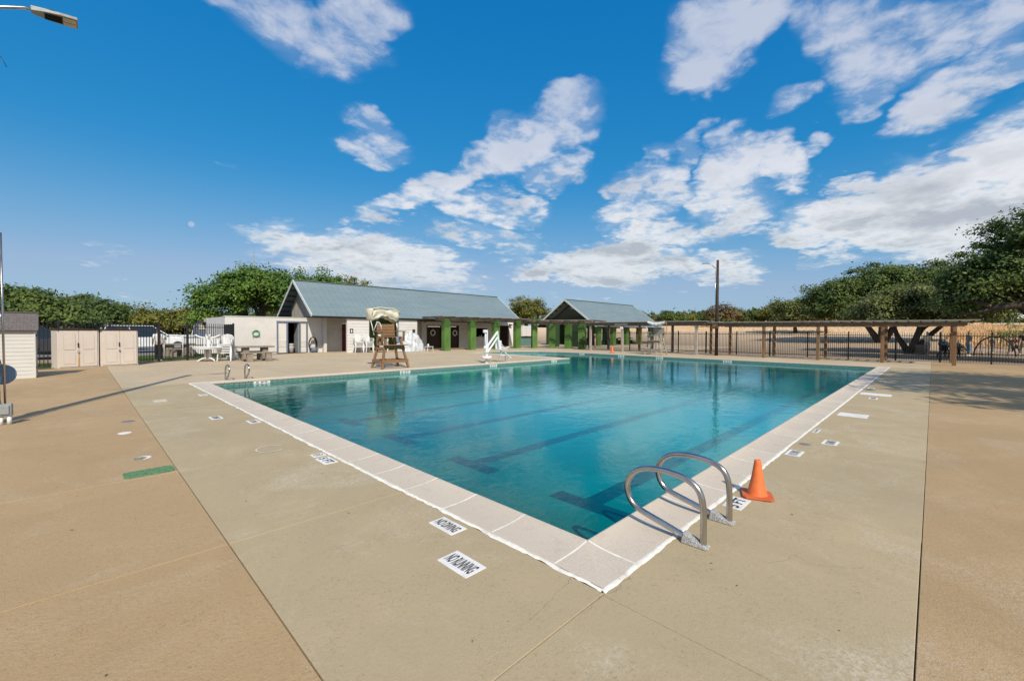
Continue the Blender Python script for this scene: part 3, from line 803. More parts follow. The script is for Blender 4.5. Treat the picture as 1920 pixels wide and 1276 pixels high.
# ghost of a painted ring, and worn white marks
gm = MB(); ringflat(gm, (1.73, 6.12), 0.16, 0.172, 0.0035, 0.5, 5.3, 40); ringflat(gm, (1.55, 9.75), 0.2, 0.212, 0.0035, 0.3, 2.4, 20)
gm.build('painted_ring', 'caulk', deck)
def lid(cx_, cy_, r, mat, sq=None, z=0.004):
    mb = MB()
    if sq: mb.bx(cx_ - sq[0] / 2, cx_ + sq[0] / 2, cy_ - sq[1] / 2, cy_ + sq[1] / 2, -0.002, z)
    else: mb.cyl((cx_, cy_, -0.002), r, z + 0.002, 24)
    return mb.build('access_lid', mat, deck, bevel=0.0015)
lid(10.21, 1.045, 0, 'plate', (0.42, 0.44)); lid(14.1, 1.0, 0, 'plate', (0.5, 0.6))
lid(7.06, 1.24, 0.07, 'worn_ink'); lid(0.45, 8.55, 0.08, 'plate'); lid(0.55, 9.6, 0.09, 'worn_ink'); lid(0.52, 6.75, 0.075, 'plate')
lid(0.49, 6.73, 0.058, 'worn_ink', z=0.006)
lid(1.2, 11.9, 0, 'worn_paint', (0.22, 0.3))
# green turf strip lying on the buff slab
mb = MB(); K = 24; top = []; bot = []
for i in range(K + 1):
    t = i / K; x = 0.30 + 0.42 * t
    e = 0.03 * (1 - math.sin(PI * min(1, max(0, (t * 8 if t < .5 else (1 - t) * 8))) / 2))
    top.append((x, 6.145 - e + 0.004 * math.sin(i * 1.7))); bot.append((x, 5.895 + e + 0.004 * math.sin(i * 2.3)))
mb.prism(bot + top[::-1], -0.001, 0.010)
tm = tag(mb.build('turf_mat', 'green_mat', bevel=0.003), 'faded green turf mat strip lying flat on the buff slab', 'mat')

# ---------------------------------------------------------------- bathhouse
bh_ = thing('bathhouse', 'long white pool bathhouse under a pale blue-grey metal gable roof', 'building', (0, 0, 0))
def courses(mb, a, b, z0, z1, th, hgt=0.2, ch=0.022):
    """wall of lapped courses between plan points a, b; each course its own slightly leaning board"""
    a = Vector(a); b = Vector(b); t = (b - a).normalized(); nn = Vector((t.y, -t.x))
    k = max(1, round((z1 - z0) / hgt)); hh = (z1 - z0) / k
    for i in range(k):
        zb = z0 + i * hh; zt = zb + hh - 0.004
        q = []
        for (p, e) in ((a, 0), (b, 0)):
            q += [(p.x + nn.x * ch, p.y + nn.y * ch, zb), (p.x, p.y, zt), (p.x - nn.x * th, p.y - nn.y * th, zt), (p.x - nn.x * th, p.y - nn.y * th, zb)]
        mb.add(q, [(0, 1, 5, 4), (1, 2, 6, 5), (3, 0, 4, 7), (0, 3, 2, 1), (4, 5, 6, 7)])
YW = 31.0; YS = 30.7; YP = 28.7
# left screen wall with store door opening
ww = MB()
ww.bx(6.2, 9.09, YS, YS + .2, -0.05, 2.36); ww.bx(11.05, 12.2, YS, YS + .2, -0.05, 2.36); ww.bx(9.09, 11.05, YS, YS + .2, 2.13, 2.36)
ww.bx(6.2, 6.4, YS + .2, 36.2, -0.05, 2.34)
ww.build('screen_wall', 'white_wall', bh_)
MB().bx(6.15, 12.2, YS - .03, YS + .23, 2.362, 2.40).build('wall_cap', 'trim', bh_)
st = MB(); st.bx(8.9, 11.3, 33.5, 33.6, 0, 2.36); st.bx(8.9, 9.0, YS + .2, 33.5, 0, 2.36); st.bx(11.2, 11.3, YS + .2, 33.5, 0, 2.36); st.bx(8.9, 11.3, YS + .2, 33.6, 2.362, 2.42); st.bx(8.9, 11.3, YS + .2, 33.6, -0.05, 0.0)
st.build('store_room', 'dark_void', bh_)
df = MB()
for x in (9.12, 9.72, 10.52, 10.98): df.bx(x - .045, x + .045, YS - .03, YS + .14, 0, 2.10)
df.bx(9.07, 11.03, YS - .035, YS + .145, 2.04, 2.14)
df.build('door_frame', 'blue_trim', bh_)
for (x0, x1) in ((9.165, 9.675), (10.565, 10.935)):
    d = MB().bx(x0, x1, YS + .03, YS + .08, 0.03, 2.035).build('side_panel', 'white_wall', bh_)
    lm = MB()
    for k in range(9): lm.box(((x0 + x1) / 2, YS + .02, 0.42 + k * .052), ((x1 - x0) - .04, .03, .035), M=Matrix.Rotation(R(35), 3, 'X'))
    lm.build('louvre', 'beige_wall', d, stuff=True)
dd = MB().box((10.45, YS + .45, 1.02), (.05, .80, 2.0)).build('door', 'grey_box', bh_, bevel=.006)
MB().tube([(10.40, YS + .15, 1.0), (10.36, YS + .15, 1.0), (10.36, YS + .24, 1.0)], .012, 6).build('handle', 'steel', dd)
# recessed front wall and its openings
rw = MB()
def wall_run(x0, x1, y, openings, z1=2.46):
    xs = x0
    for (a, b, z0_, z1_) in openings:
        if a > xs: courses(rw, (xs, y), (a, y), 0, z1, .18)
        if z0_ > 0: courses(rw, (a, y), (b, y), 0, z0_, .18)
        if z1_ < z1: courses(rw, (a, y), (b, y), z1_, z1, .18)
        xs = b
    if x1 > xs: courses(rw, (xs, y), (x1, y), 0, z1, .18)
wall_run(12.2, 15.7, YW, [(13.55, 14.45, 0, 2.05)])
wall_run(18.3, 32.5, YW, [(20.98, 22.48, 0, 1.93), (23.2, 24.4, 0, 1.95), (26.3, 28.05, 1.0, 1.8), (29.5, 30.95, 0, 2.1)])
rw.build('lap_siding', 'beige_wall', bh_, stuff=True)
MB().bx(15.7, 18.3, YW, YW + .18, 0, 2.46).build('green_wall', 'green_paint', bh_)
for (x0, x1) in ((12.92, 14.52), (16.92, 18.51)):
    s = MB(); courses(s, (x0, YP), (x1, YP), 0, 2.40, .18, .2, .016)
    s.build('privacy_wall', 'white_wall', bh_)
MB().bx(12.0, 12.2, YS - .35, YS, 0, 2.40).build('corner_post', 'white_wall', bh_)
MB().bx(20.15, 20.3, YW - .5, YW - .02, 0, 2.35).build('corner_post', 'white_wall', bh_)
# doors and the dark rooms behind
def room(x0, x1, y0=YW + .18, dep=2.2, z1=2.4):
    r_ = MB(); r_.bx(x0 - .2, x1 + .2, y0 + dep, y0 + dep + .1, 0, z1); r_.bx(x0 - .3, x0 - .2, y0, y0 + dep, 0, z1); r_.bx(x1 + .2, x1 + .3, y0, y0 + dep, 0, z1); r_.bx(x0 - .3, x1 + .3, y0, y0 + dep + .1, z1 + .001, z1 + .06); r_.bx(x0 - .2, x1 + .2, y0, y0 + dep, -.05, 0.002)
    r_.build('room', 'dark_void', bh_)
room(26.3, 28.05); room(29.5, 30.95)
d = MB().bx(13.58, 14.42, YW + .03, YW + .09, 0.01, 2.03).build('door', 'red_door', bh_, bevel=.006)
text_mesh('lettering', 'WOMEN', .34, .07, 'plate', d, Matrix(((1, 0, 0, 14.05), (0, 0, -1, YW + .028), (0, 1, 0, 1.32), (0, 0, 0, 1))))
def panel_door(x0, x1, z1):
    w = (x1 - x0)
    d = MB().bx(x0 + .04, x1 - .04, YW + .05, YW + .11, 0.01, z1 - .04).build('door', 'brown_door', bh_, bevel=.006)
    pm_ = MB()
    for (a, b, c_, e) in ((.12, .46, .15, .85), (.54, .88, .15, .85), (.12, .46, .98, z1 - .2), (.54, .88, .98, z1 - .2)):
        pm_.bx(x0 + w * a, x0 + w * b, YW + .035, YW + .052, c_, e)
    pm_.build('door_panel', 'brown_door', d, bevel=.012)
    MB().lathe([(0, 0), (.03, .01), (.035, .03), (.02, .05), (0, .06)], 10, (x1 - .14, YW + .0, .98)).build('handle', 'steel', d)
    f_ = MB(); f_.bx(x0 - .04, x0 + .04, YW - .03, YW + .12, 0, z1 + .04); f_.bx(x1 - .04, x1 + .04, YW - .03, YW + .12, 0, z1 + .04); f_.bx(x0 - .04, x1 + .04, YW - .031, YW + .121, z1, z1 + .08)
    f_.build('door_frame', 'brown_door', bh_)
    return d
panel_door(20.98, 22.48, 1.93); panel_door(23.2, 24.4, 1.95)
wf = MB()
for x in (26.3, 28.05): wf.bx(x - .04, x + .04, YW - .03, YW + .1, 0.96, 1.86)
wf.bx(26.26, 28.09, YW - .16, YW + .1, .93, .985); wf.bx(26.26, 28.09, YW - .031, YW + .101, 1.80, 1.86)
wf.build('counter_window', 'beige_wall', bh_)
for (x, h_, r_, mt) in ((26.9, .14, .05, 'white_plastic'), (27.15, .19, .05, 'plate'), (27.5, .12, .06, 'white_plastic')):
    tag(MB().lathe([(0, 0), (r_, 0), (r_, h_ * .7), (r_ * .4, h_ * .85), (r_ * .4, h_), (0, h_)], 10, (x, YW - .06, .986)).build('bottle', mt), 'small pale bottle standing on the concession counter sill', 'bottle', 'bottles on the concession counter')
# lattice grille in the dark opening
gr = MB()
for k in range(6): gr.bx(29.55 + k * .27, 29.58 + k * .27, YW + .04, YW + .07, 0, 2.1)
for k in range(8): gr.bx(29.5, 30.95, YW + .035, YW + .065, .1 + k * .27, .13 + k * .27)
gr.build('security_grille', 'brown_door', bh_)
gp = MB()
for k in range(5):
    for j in range(7): gp.bx(29.64 + k * .27, 29.72 + k * .27, YW + .08, YW + .1, .2 + j * .27, .28 + j * .27)
gp.build('grille_backing', 'red_door', bh_, stuff=True)
# hanging white shutter panel and teal blocks at the right end
s = MB(); courses(s, (32.55, YW - .35), (34.3, YW - .35), 1.05, 2.1, .12, .2, .015); s.build('hanging_panel', 'white_wall', bh_)
tg = MB()
for k in range(9):
    for j in range(5): tg.bx(32.55 + k * .2, 32.74 + k * .2, YW - .1, YW - .02, .02 + j * .2, .21 + j * .2)
tg.build('glass_block', 'teal_glass', bh_, stuff=True)
# back and end walls
MB().bx(12.25, 12.4, YW + .18, 36, 0, 2.46).bx(32.5, 32.65, YW + .18, 36, 0, 2.46).bx(12.2, 32.65, 36, 36.15, 0, 2.46).build('rear_wall', 'beige_wall', bh_)
# roof
X0, X1, YE, YR, YB, ZE, ZR = 10.5, 30.1, 28.45, 31.9, 35.35, 2.52, 5.02
def gable_roof(parent, X0, X1, YE, YR, YB, ZE, ZR, seam=0.42, rafters=True, gmat='dark_wood_x'):
    rf = MB()
    th = 0.05
    for (ya, za, yb, zb) in ((YE, ZE, YR, ZR), (YB, ZE, YR, ZR)):
        vs = [(X0, ya, za), (X1, ya, za), (X1, yb, zb), (X0, yb, zb)]; vs += [(x, y, z - th) for x, y, z in vs]
        rf.add(vs, [(0, 1, 2, 3), (4, 7, 6, 5), (0, 4, 5, 1), (1, 5, 6, 2), (2, 6, 7, 3), (3, 7, 4, 0)])
    roof = rf.build('roof', 'roof', parent)
    sm_ = MB(); k = round((X1 - X0) / seam)
    for i in range(k + 1):
        x = X0 + (X1 - X0) * i / k
        for ya in (YE, YB): sm_.bar((x, ya, ZE + .006), (x, YR, ZR + .006), .034, .018)
    sm_.build('roof_seam', 'roof', roof, stuff=True)
    rc = MB(); rc.bar((X0, YR, ZR + .03), (X1, YR, ZR + .03), .22, .03); rc.build('ridge_cap', 'roof', roof)
    for x in (X0 - .02, X1 + .02):
        for ya in (YE, YB):
            MB().bar((x, ya, ZE - .05), (x, YR, ZR - .05), .05, .17).build('rake_board', 'trim', parent)
    dy = (YR - YE); sl = (ZR - ZE) / dy
    # purlins under the roof, seen in the open gable, and rafters
    np_ = 7
    for side in (-1, 1):
        for i in range(np_):
            t = (i + .6) / np_; y = YR + side * dy * t; z = ZR - sl * dy * t
            MB().bx(X0 + .03, X0 + .64, y - .045, y + .045, z - .17, z - .065).build('purlin', gmat, parent)
    for ya in (YE, YB):
        s_ = 1 if ya == YE else -1
        MB().bx(X0 + .1, X1 - .1, ya + s_ * .16 - .05, ya + s_ * .16 + .05, ZE - .16, ZE + .02).build('eave_beam', 'dark_wood_x', parent)
    return roof
gable_roof(bh_, X0, X1, YE, YR, YB, ZE, ZR)
# boarded gable set back from the rake
sl = (ZR - ZE) / (YR - YE)
XG = 11.15
yy = 29.6
while yy < 34.2:
    z1a = ZR - abs(yy - YR) * sl - .10; z1b = ZR - abs(yy + .19 - YR) * sl - .10
    if min(z1a, z1b) > 2.5:
        MB().prism([(yy, 2.47), (yy + .185, 2.47), (yy + .185, z1b), (yy, z1a)], XG, XG + .03, 'x').build('gable_board', 'grey_wood', bh_)
    yy += .2
MB().bx(12.5, X1 - .3, 28.7, 28.85, 2.40, 2.52).build('header_beam', 'dark_wood_x', bh_)
for x in (15.2, 19.3): MB().bx(x - .08, x + .08, 28.68, 28.84, 2.2, 2.4).build('header_block', 'dark_wood_x', bh_)
# small white stub on the gable, restroom signs, floodlights
MB().bx(12.18, 12.26, 30.3, 30.42, 2.42, 2.85).build('vent_pipe', 'white_plastic', bh_)
def sign(x, y, z, w, h, mat, body=None, ink='plate'):
    o = MB().bx(x - w / 2, x + w / 2, y - .012, y, z - h / 2, z + h / 2).build('sign', mat, bh_, bevel=.003)
    if body: text_mesh('lettering', body, w * .8, h * .6, ink, o, Matrix(((1, 0, 0, x), (0, 0, -1, y - .0135), (0, 1, 0, z), (0, 0, 0, 1))))
    return o
def pictosign(x, y, z):
    o = MB().bx(x - .12, x + .12, y - .012, y, z - .16, z + .16).build('sign', 'ink', bh_, bevel=.003)
    q = MB(); q.cyl((0, 0, 0), .026, .002, 12); q.v = [(x + a, y - .0135 - c_, z + .085 + b) for a, b, c_ in q.v]
    q.prism([(x - .045, z + .045), (x - .06, z - .05), (x - .02, z - .05), (x - .02, z - .13), (x + .02, z - .13), (x + .02, z - .05), (x + .06, z - .05), (x + .045, z + .045)], y - .0155, y - .0135, 'y')
    q.build('pictogram', 'plate', o)
pictosign(13.22, YP - .012, 1.5); sign(18.2, YP - .012, 1.52, .24, .26, 'ink')
sign(13.2, YW - .012, 1.5, .6, .16, 'plate', 'MEN')
for (x, y, z) in ((22.85, YW - .2, 2.2), (31.0, YW - .2, 2.18)):
    l = MB().box((x, y, z), (.34, .2, .1)); l.bar((x, y, z + .04), (x, y + .2, z + .12), .04)
    o = l.build('floodlight', 'dark_void', bh_, bevel=.01)
    MB().box((x, y - .02, z - .058), (.28, .15, .015)).build('lens', 'light_plastic', o)
# low wing at the far left of the screen wall
bw = thing('pump_house', 'small blue-grey pump house behind the iron fence left of the white wall', 'building', (0, 0, 0))
MB().bx(6.6, 7.3, 36.4, 38.6, -.05, 2.02).build('wall', 'white_metal', bw)
MB().bx(5.9, 6.59, 37.2, 38.6, -.05, 1.98).build('wall', 'blue_trim', bw)
MB().bx(6.1, 7.6, 36.1, 38.9, 2.03, 2.16).build('roof', 'dark_wood_x', bw)
MB().bx(6.05, 7.62, 36.05, 36.1, 2.06, 2.32).build('fascia', 'grey_wood_x', bw)
o = MB().bx(5.95, 6.45, 37.16, 37.19, 1.55, 1.85).build('sign', 'tan_cloth', bw)
# wreaths / life rings hung on the doors
def ring_thing(x, y, z, label):
    t = thing('life_ring', label, 'life ring', (x, y, z), 0, 'life rings hung on the dark doors')
    MB().torus((0, 0, 0), .22, .06, 24, 10, 'y').build('ring', 'white_plastic', t)
    MB().tube([(-.04, -.02, .25), (0, -.01, .36), (.04, -.02, .25)], .008, 5).build('rope', 'tan_cloth', t)
ring_thing(21.55, YW - .05, 1.38, 'white life ring on the wide dark door left of the first green column')
ring_thing(23.95, YW - .05, 1.36, 'white life ring on the dark door between two green columns')
# green hose coiled on the wall, hose reel below
t = thing('garden_hose', 'green garden hose coiled on a hook of the white wall', 'hose', (7.86, YS - .06, 1.32))
hm = MB()
for k in range(6):
    r_ = .17 + .016 * (k % 3); hm.torus((rng.uniform(-.012, .012), -.02 * (k // 3), rng.uniform(-.012, .012)), r_, .014, 22, 6, 'y')
hm.tube([(.17, -.02, -.02), (.20, -.03, -.12), (.18, -.03, -.24)], .014, 6); hm.tube([(-.12, -.03, -.12), (-.17, -.03, -.2), (-.2, -.03, -.26)], .014, 6)
hm.build('coil', 'hose', t); MB().tube([(0, .05, .17), (0, -.08, .17), (0, -.08, .20)], .012, 6).build('hook', 'black', t)
t = thing('hose_reel', 'black vacuum hose coiled upright on a cart beside the store door', 'hose reel', (11.25, YS - .35, 0))
hm = MB()
for k in range(4): hm.torus((0, .02 * k, .58), .27 - .012 * k, .035, 26, 8, 'y', 1.75)
hm.build('coil', 'black', t)
MB().box((0, .06, .98), (.3, .12, .22)).build('bag', 'tan_cloth', t, bevel=.04)
b_ = MB(); b_.lathe([(0, .02), (.17, .02), (.2, .36), (.18, .36), (.155, .05), (0, .05)], 16, (.05, -.05, 0)); b_.build('bucket', 'blue_trim', t)
t = thing('bucket_stack', 'white plastic buckets stacked inside the open store doorway', 'bucket', (10.08, YS + .35, 0))
for k in range(2): MB().lathe([(0, 0), (.14, 0), (.17, .36), (.18, .37), (.18, .39), (.15, .39), (.13, .04), (0, .04)], 16, (0, 0, .003 + k * .22)).build('bucket', 'white_plastic', t)
# ---------------------------------------------------------------- green arcade and its lath roof
ar = thing('arcade', 'lath-roofed arcade on broad green columns in front of the bathhouse', 'arcade', (0, 0, 0))
cm = MB(); cm.bx(-.4, .4, -.2, .2, 0, 2.5)
for k in range(5): cm.bx(-.36 + k * .16, -.28 + k * .16, -.212, -.2, 0.01, 2.49)
colme = cm.mesh('column', 'green_paint', 0.01)
def column(x, y, rz=0., h=1.0, w=1.0, parent=None, name='column', mat=None):
    o = bpy.data.objects.new(name, colme); col.objects.link(o); o.parent = parent or ar
    o.location = (x, y, 0); o.rotation_euler.z = rz; o.scale = (w, 1, h)
    return o
for (x, y, rz, w) in ((19.96, 26.9, 0, .72), (22.57, 26.9, 0, .72), (25.24, 26.9, 0, .76), (27.9, 26.9, 0, .78), (29.3, 26.05, -.5, .62), (30.6, 24.95, -1.1, .7), (30.8, 23.3, -1.4, .7), (30.7, 21.75, -1.4, .7)):
    column(x, y, rz, 1, w)
def lath_roof(parent, a, b, depth, side, z, lath=0.11, beams=True, ov=.85, fas=.2, stuffn='lath', mat='grey_wood_y', bw=.09, hh=.026):
    a = Vector(a); b = Vector(b); t = (b - a); L = t.length; t.normalize(); nn = Vector((-t.y, t.x)) * side
    if beams:
        for e in (0.0, depth - .15):
            p = a + nn * e; q = b + nn * e
            MB().bar((p.x, p.y, z + fas / 2), (q.x, q.y, z + fas / 2), bw, fas).build('beam', 'dark_wood', parent)
    zz_ = z + fas + .06
    k = int(L / 1.2)
    for i in range(k + 1):
        p = a + t * (L * i / k) - nn * ov; q = p + nn * (depth + ov + .15)
        MB().bar((p.x, p.y, zz_ - .001), (q.x, q.y, zz_ - .001), .05, .12).build('joist', 'dark_wood', parent)
    m_ = MB(); k = int((depth + ov + .25) / lath)
    for i in range(k + 1):
        p = a - nn * ov + nn * (lath * i); q = p + t * L
        m_.bar((p.x, p.y, zz_ + .061 + hh / 2), (q.x, q.y, zz_ + .061 + hh / 2), .045, hh)
    m_.build(stuffn, mat, parent, stuff=True)
lath_roof(ar, (18.9, 26.75), (28.6, 26.75), 3.9, 1, 2.32, .14)
lath_roof(ar, (28.6, 26.6), (30.5, 20.3), 3.2, 1, 2.2, .14, ov=.4)
# dark green block walls behind the bend
MB().bx(33.4, 34.6, 27.3, 27.6, 0, 2.3).build('garden_wall', 'dark_green', ar)
MB().bx(35.5, 35.8, 24.8, 27.3, 0, 2.3).build('garden_wall', 'dark_green', ar)

# ---------------------------------------------------------------- timber shade pergolas beside the fence
def timber_post(parent, x, y, h, mat, w=.15):
    m_ = MB(); m_.bx(x - w / 2, x + w / 2, y - w / 2, y + w / 2, -.05, h)
    m_.build('post', mat, parent, bevel=.008)
pa = thing('shade_pergola', 'long brown timber pergola beside the black fence at the far right end of the pool', 'pergola', (0, 0, 0))
for i, y in enumerate((-.74, 1.88, 4.65, 7.4, 10.1)):
    if i < 4: timber_post(pa, 29.5, y, 1.95, 'brown_wood')
    timber_post(pa, 32.05, y + .02, 1.93, 'brown_wood')
for (x, zt) in ((29.5, 0), (32.05, -.02)):
    MB().bx(x - .10, x - .05, -1.15, 10.45, 1.93 + zt, 2.10 + zt).build('beam', 'brown_wood_y', pa)
    MB().bx(x + .05, x + .10, -1.15, 10.45, 1.93 + zt, 2.10 + zt).build('beam', 'brown_wood_y', pa)
jme = MB().bx(29.1, 32.5, -.02, .02, 2.085, 2.165).mesh('joist', 'dark_wood_x')
for k in range(27):
    o = bpy.data.objects.new('joist', jme); col.objects.link(o); o.parent = pa; o.location.y = -1.35 + k * .45
for k in range(15):
    x = 29.08 + k * .24
    a = rng.uniform(-.02, .02)
    MB().bx(x - .045, x + .045, -1.55 + a, 10.6 + a, 2.168, 2.21).build('lath', 'grey_wood_y', pa)
pb = thing('shade_pergola', 'grey timber pergola with projecting lath ends in front of the open pavilion', 'pergola', (0, 0, 0))
for i, y in enumerate((11.4, 14.25, 17.0, 19.9)):
    timber_post(pb, 29.3, y, 2.05, 'grey_wood'); timber_post(pb, 32.0, y, 2.03, 'dark_wood' if i % 2 else 'brown_wood')
for x in (29.3, 32.0):
    MB().bx(x - .11, x - .05, 10.75, 20.3, 2.02, 2.2).build('beam', 'dark_wood', pb)
for k in range(9):
    x = 29.2 + k * .35; MB().bx(x - .02, x + .02, 10.7, 20.35, 2.2, 2.27).build('joist', 'dark_wood', pb)
lm = MB()
for k in range(80): lm.bx(28.95 + rng.uniform(-.02, .02), 32.4, 10.75 + k * .12 - .02, 10.75 + k * .12 + .02, 2.272, 2.305)
lm.build('lath', 'grey_wood_x', pb, stuff=True)
o = MB().bx(29.14, 29.18, 16.5, 17.6, 2.03, 2.2).build('sign_board', 'grey_wood_y', pb)
MB().box((29.17, 17.0, 1.83), (.12, .22, .2)).build('lamp_box', 'white_metal', pb, bevel=.01)

# ---------------------------------------------------------------- open pavilion
pv = thing('pavilion', 'open-sided picnic pavilion with a pale blue-grey metal gable roof on green columns', 'building', (0, 0, 0))
gable_roof(pv, 38.0, 53.2, 25.1, 29.32, 33.5, 2.15, 5.12, .45, gmat='brown_door')
MB().bx(37.6, 44.2, 31.4, 31.6, 0, 2.45).build('rear_wall', 'dark_green', pv)  # added dark wall, the shade inside the pavilion put into its colour
for x in (39.6, 42.6, 45.6, 48.6, 51.6):
    column(x, 25.9, 0, .9, .9, pv); column(x, 32.7, 0, .9, .9, pv)
for y in (25.9, 32.7): MB().bx(38.6, 52.6, y - .15, y + .15, 2.26, 2.5).build('beam', 'dark_wood_x', pv)
for x in (39.6, 45.6, 51.6):
    MB().bx(x - .1, x + .1, 25.5, 33.1, 2.5, 2.7).build('tie_beam', 'dark_wood', pv)
    for s_ in (-1, 1): MB().bar((x, 29.32 + s_ * 3.4, 2.6), (x, 29.32, 4.85), .12, .16).build('rafter', 'dark_wood', pv)
o = MB().box((38.2, 28.3, 4.1), (.1, .5, .12)).build('flood_lamp', 'light_plastic', pv)
column(44, 29.5, 0, .9, 2.6, pv, 'inner_wall')

# ---------------------------------------------------------------- iron fences
def fence(name, label, runs, hgt, rail_z, spacing, post_at, post_w=.065, post_h=None, cap=295, parent=None):
    t = parent or thing(name, label, 'fence', (0, 0, 0))
    pk = MB().bx(-.010, .010, -.010, .010, .07, hgt); pm_ = pk.mesh('picket', 'black')
    ps = MB().bx(-post_w / 2, post_w / 2, -post_w / 2, post_w / 2, -.06, (post_h or hgt) + .05); psm = ps.mesh('post', 'black', .004)
    n_ = 0
    for (a, b) in runs:
        a = Vector(a); b = Vector(b); d = b - a; L = d.length; d.normalize(); rz = math.atan2(d.y, d.x)
        k = round(L / spacing)
        for i in range(k):
            p = a + d * (L * (i + .5) / k)
            o = bpy.data.objects.new('picket', pm_); col.objects.link(o); o.parent = t; o.location = (p.x, p.y, 0); o.rotation_euler.z = rz
            n_ += 1
        for z in rail_z:
            MB().bar((a.x, a.y, z), (b.x, b.y, z), .03, .035).build('rail', 'black', t)
    for (x, y) in post_at:
        o = bpy.data.objects.new('post', psm); col.objects.link(o); o.parent = t; o.location = (x, y, 0)
    return t
fence('iron_fence', 'black iron picket fence behind the pergolas along the dry field', [((32.3, -4.7), (32.3, 23.9))], 1.58, (.16, 1.42), .098,
      [(32.3, y) for y in (-4.1, -2.12, -.29, 1.48, 3.59, 5.63, 7.73, 9.77, 11.86, 13.93, 16.0, 18.05, 20.1, 22.1, 24.0)])
fence('iron_fence', 'black iron picket fence running behind the beige storage cabinets to the white wall', [((-4.5, 22.7), (2.62, 26.0)), ((3.75, 26.45), (5.95, 27.5)), ((5.95, 27.5), (6.12, 30.6))], 1.85, (.16, 1.66), .115,
      [(-2.6, 23.58), (-.6, 24.5), (.9, 25.2), (2.62, 26.0), (3.75, 26.45), (5.95, 27.5)], .08)
gt = thing('iron_gate', 'open gap gate of black iron bars between the two thick fence posts', 'gate', (0, 0, 0))
MB().bar((2.68, 26.03, .14), (3.70, 26.43, .14), .035).build('rail', 'black', gt); MB().bar((2.68, 26.03, 1.62), (3.70, 26.43, 1.62), .035).build('rail', 'black', gt)
for k in range(8):
    f_ = (k + .5) / 8; x = 2.68 + 1.02 * f_; y = 26.03 + .40 * f_
    if k in (3, 4, 5, 6): continue
    MB().bx(x - .008, x + .008, y - .008, y + .008, .1, 1.75).build('bar', 'black', gt)
gt['label'] = 'black iron gate with widely spaced bars between two thick fence posts'

# ---------------------------------------------------------------- poles
t = thing('light_pole', 'brown timber light pole with metal conduit at the left edge of the deck', 'light pole', (-1.0, 10.8, 0))
MB().tube([(-.03, 0, -.05), (-.12, 0, 7.0)], [.115, .09], 14).build('pole', 'brown_wood', t)
MB().tube([(.125, -.02, .25), (.118, -.02, 1.6), (.112, -.02, 3.1)], .014, 8).build('conduit', 'steel', t)
MB().tube([(-.08, 0, 6.45), (.05, 0, 6.62), (.16, 0, 6.72), (.28, 0, 6.78), (.42, 0, 6.85), (.53, 0, 6.86)], .026, 10).build('arm', 'steel', t)
lh = thing('lamp', None, None); bpy.data.objects.remove(lh)
hd = MB()
P2 = [(-.28, -.05), (-.05, -.07), (.24, -.13), (.26, .13), (-.05, .07), (-.28, .05)]
hd.prism([(-.27, -.05), (-.1, -.1), (.06, -.125), (.28, -.125), (.28, .125), (.06, .125), (-.1, .1), (-.27, .05)], 0, .055)
hd.prism([(-.27, -.04), (-.1, -.06), (.04, -.06), (.04, .06), (-.1, .06), (-.27, .04)], .055, .095)
h_ = hd.build('lamp_head', 'grey_box', t, bevel=.008); h_.location = (.76, 0, 6.85); h_.rotation_euler = (R(-8), R(-6), 0)
MB().bx(.10, .26, -.1, -.008, -.012, -.001).bx(.10, .26, .008, .1, -.012, -.001).build('lens', 'light_plastic', h_)
fm = MB()
for k in range(8): fm.bx(-.12, .09, -.085 + k * .022, -.079 + k * .022, -.012, -.001)
fm.build('cooling_fin', 'dark_void', h_)
MB().cyl((-.02, 0, .095), .03, .035, 12).build('photocell', 'dark_void', h_)
MB().tube([(-.05, -.05, 6.2), (.14, -.08, 6.05), (.13, -.06, 5.95), (.18, -.08, 5.86), (.22, -.1, 5.75)], .006, 4).build('loose_wire', 'black', t)
t2 = thing('outlet_box', 'grey electrical outlet box on two short pipes at the foot of the left pole', 'electrical box', (-.86, 10.62, 0), R(-8))
MB().box((0, 0, .235), (.15, .09, .2)).build('enclosure', 'grey_box', t2, bevel=.008)
MB().box((0, -.055, .24), (.11, .025, .15)).build('cover', 'grey_box', t2, bevel=.01)
MB().cyl((-.045, 0, 0), .02, .14, 10).cyl((.04, 0, 0), .028, .14, 10).build('pipe', 'plate', t2)
MB().tube([(-.05, 0, .33), (-.07, 0, .5), (-.06, .05, .8)], .012, 6).build('conduit', 'steel', t2)
t3 = thing('rescue_board', 'blue-grey rounded float board hanging on the left timber pole', 'float board', (-.93, 11.05, .78), R(20))
MB().tube([(0, -.03, 0), (0, .03, 0)], [.17, .17], 20).build('board', 'blue_plastic', t3, bevel=.008)
MB().tube([(0, 0, .16), (-.03, -.04, .26)], .008, 5).build('cord', 'black', t3)
MB().box((-.12, .02, 1.0), (.14, .08, .26)).build('breaker_box', 'tan_cloth', t, bevel=.006)

t = thing('utility_pole', 'tall dark wooden utility pole with a lamp arm rising between the two pergolas', 'utility pole', (29.62, 10.2, 0))
MB().tube([(0, 0, -.05), (0, 0, 6.3)], [.115, .08], 14).build('pole', 'pole_wood', t)
MB().tube([(-.05, .1, 5.75), (-.2, .35, 6.02), (-.3, .5, 6.1)], .02, 8).build('arm', 'steel', t)
MB().tube([(-.14, .08, 5.6), (-.16, .06, 2.2)], .012, 5).build('cable', 'steel', t)
MB().box((-.36, .66, 6.10), (.14, .4, .05), rz=R(20)).cyl((-.36, .62, 6.12), .03, .04, 8).build('lamp_head', 'grey_box', t, bevel=.01)
MB().box((-.22, .0, 1.95), (.16, .36, .34)).build('junction_box', 'brown_wood', t, bevel=.01)

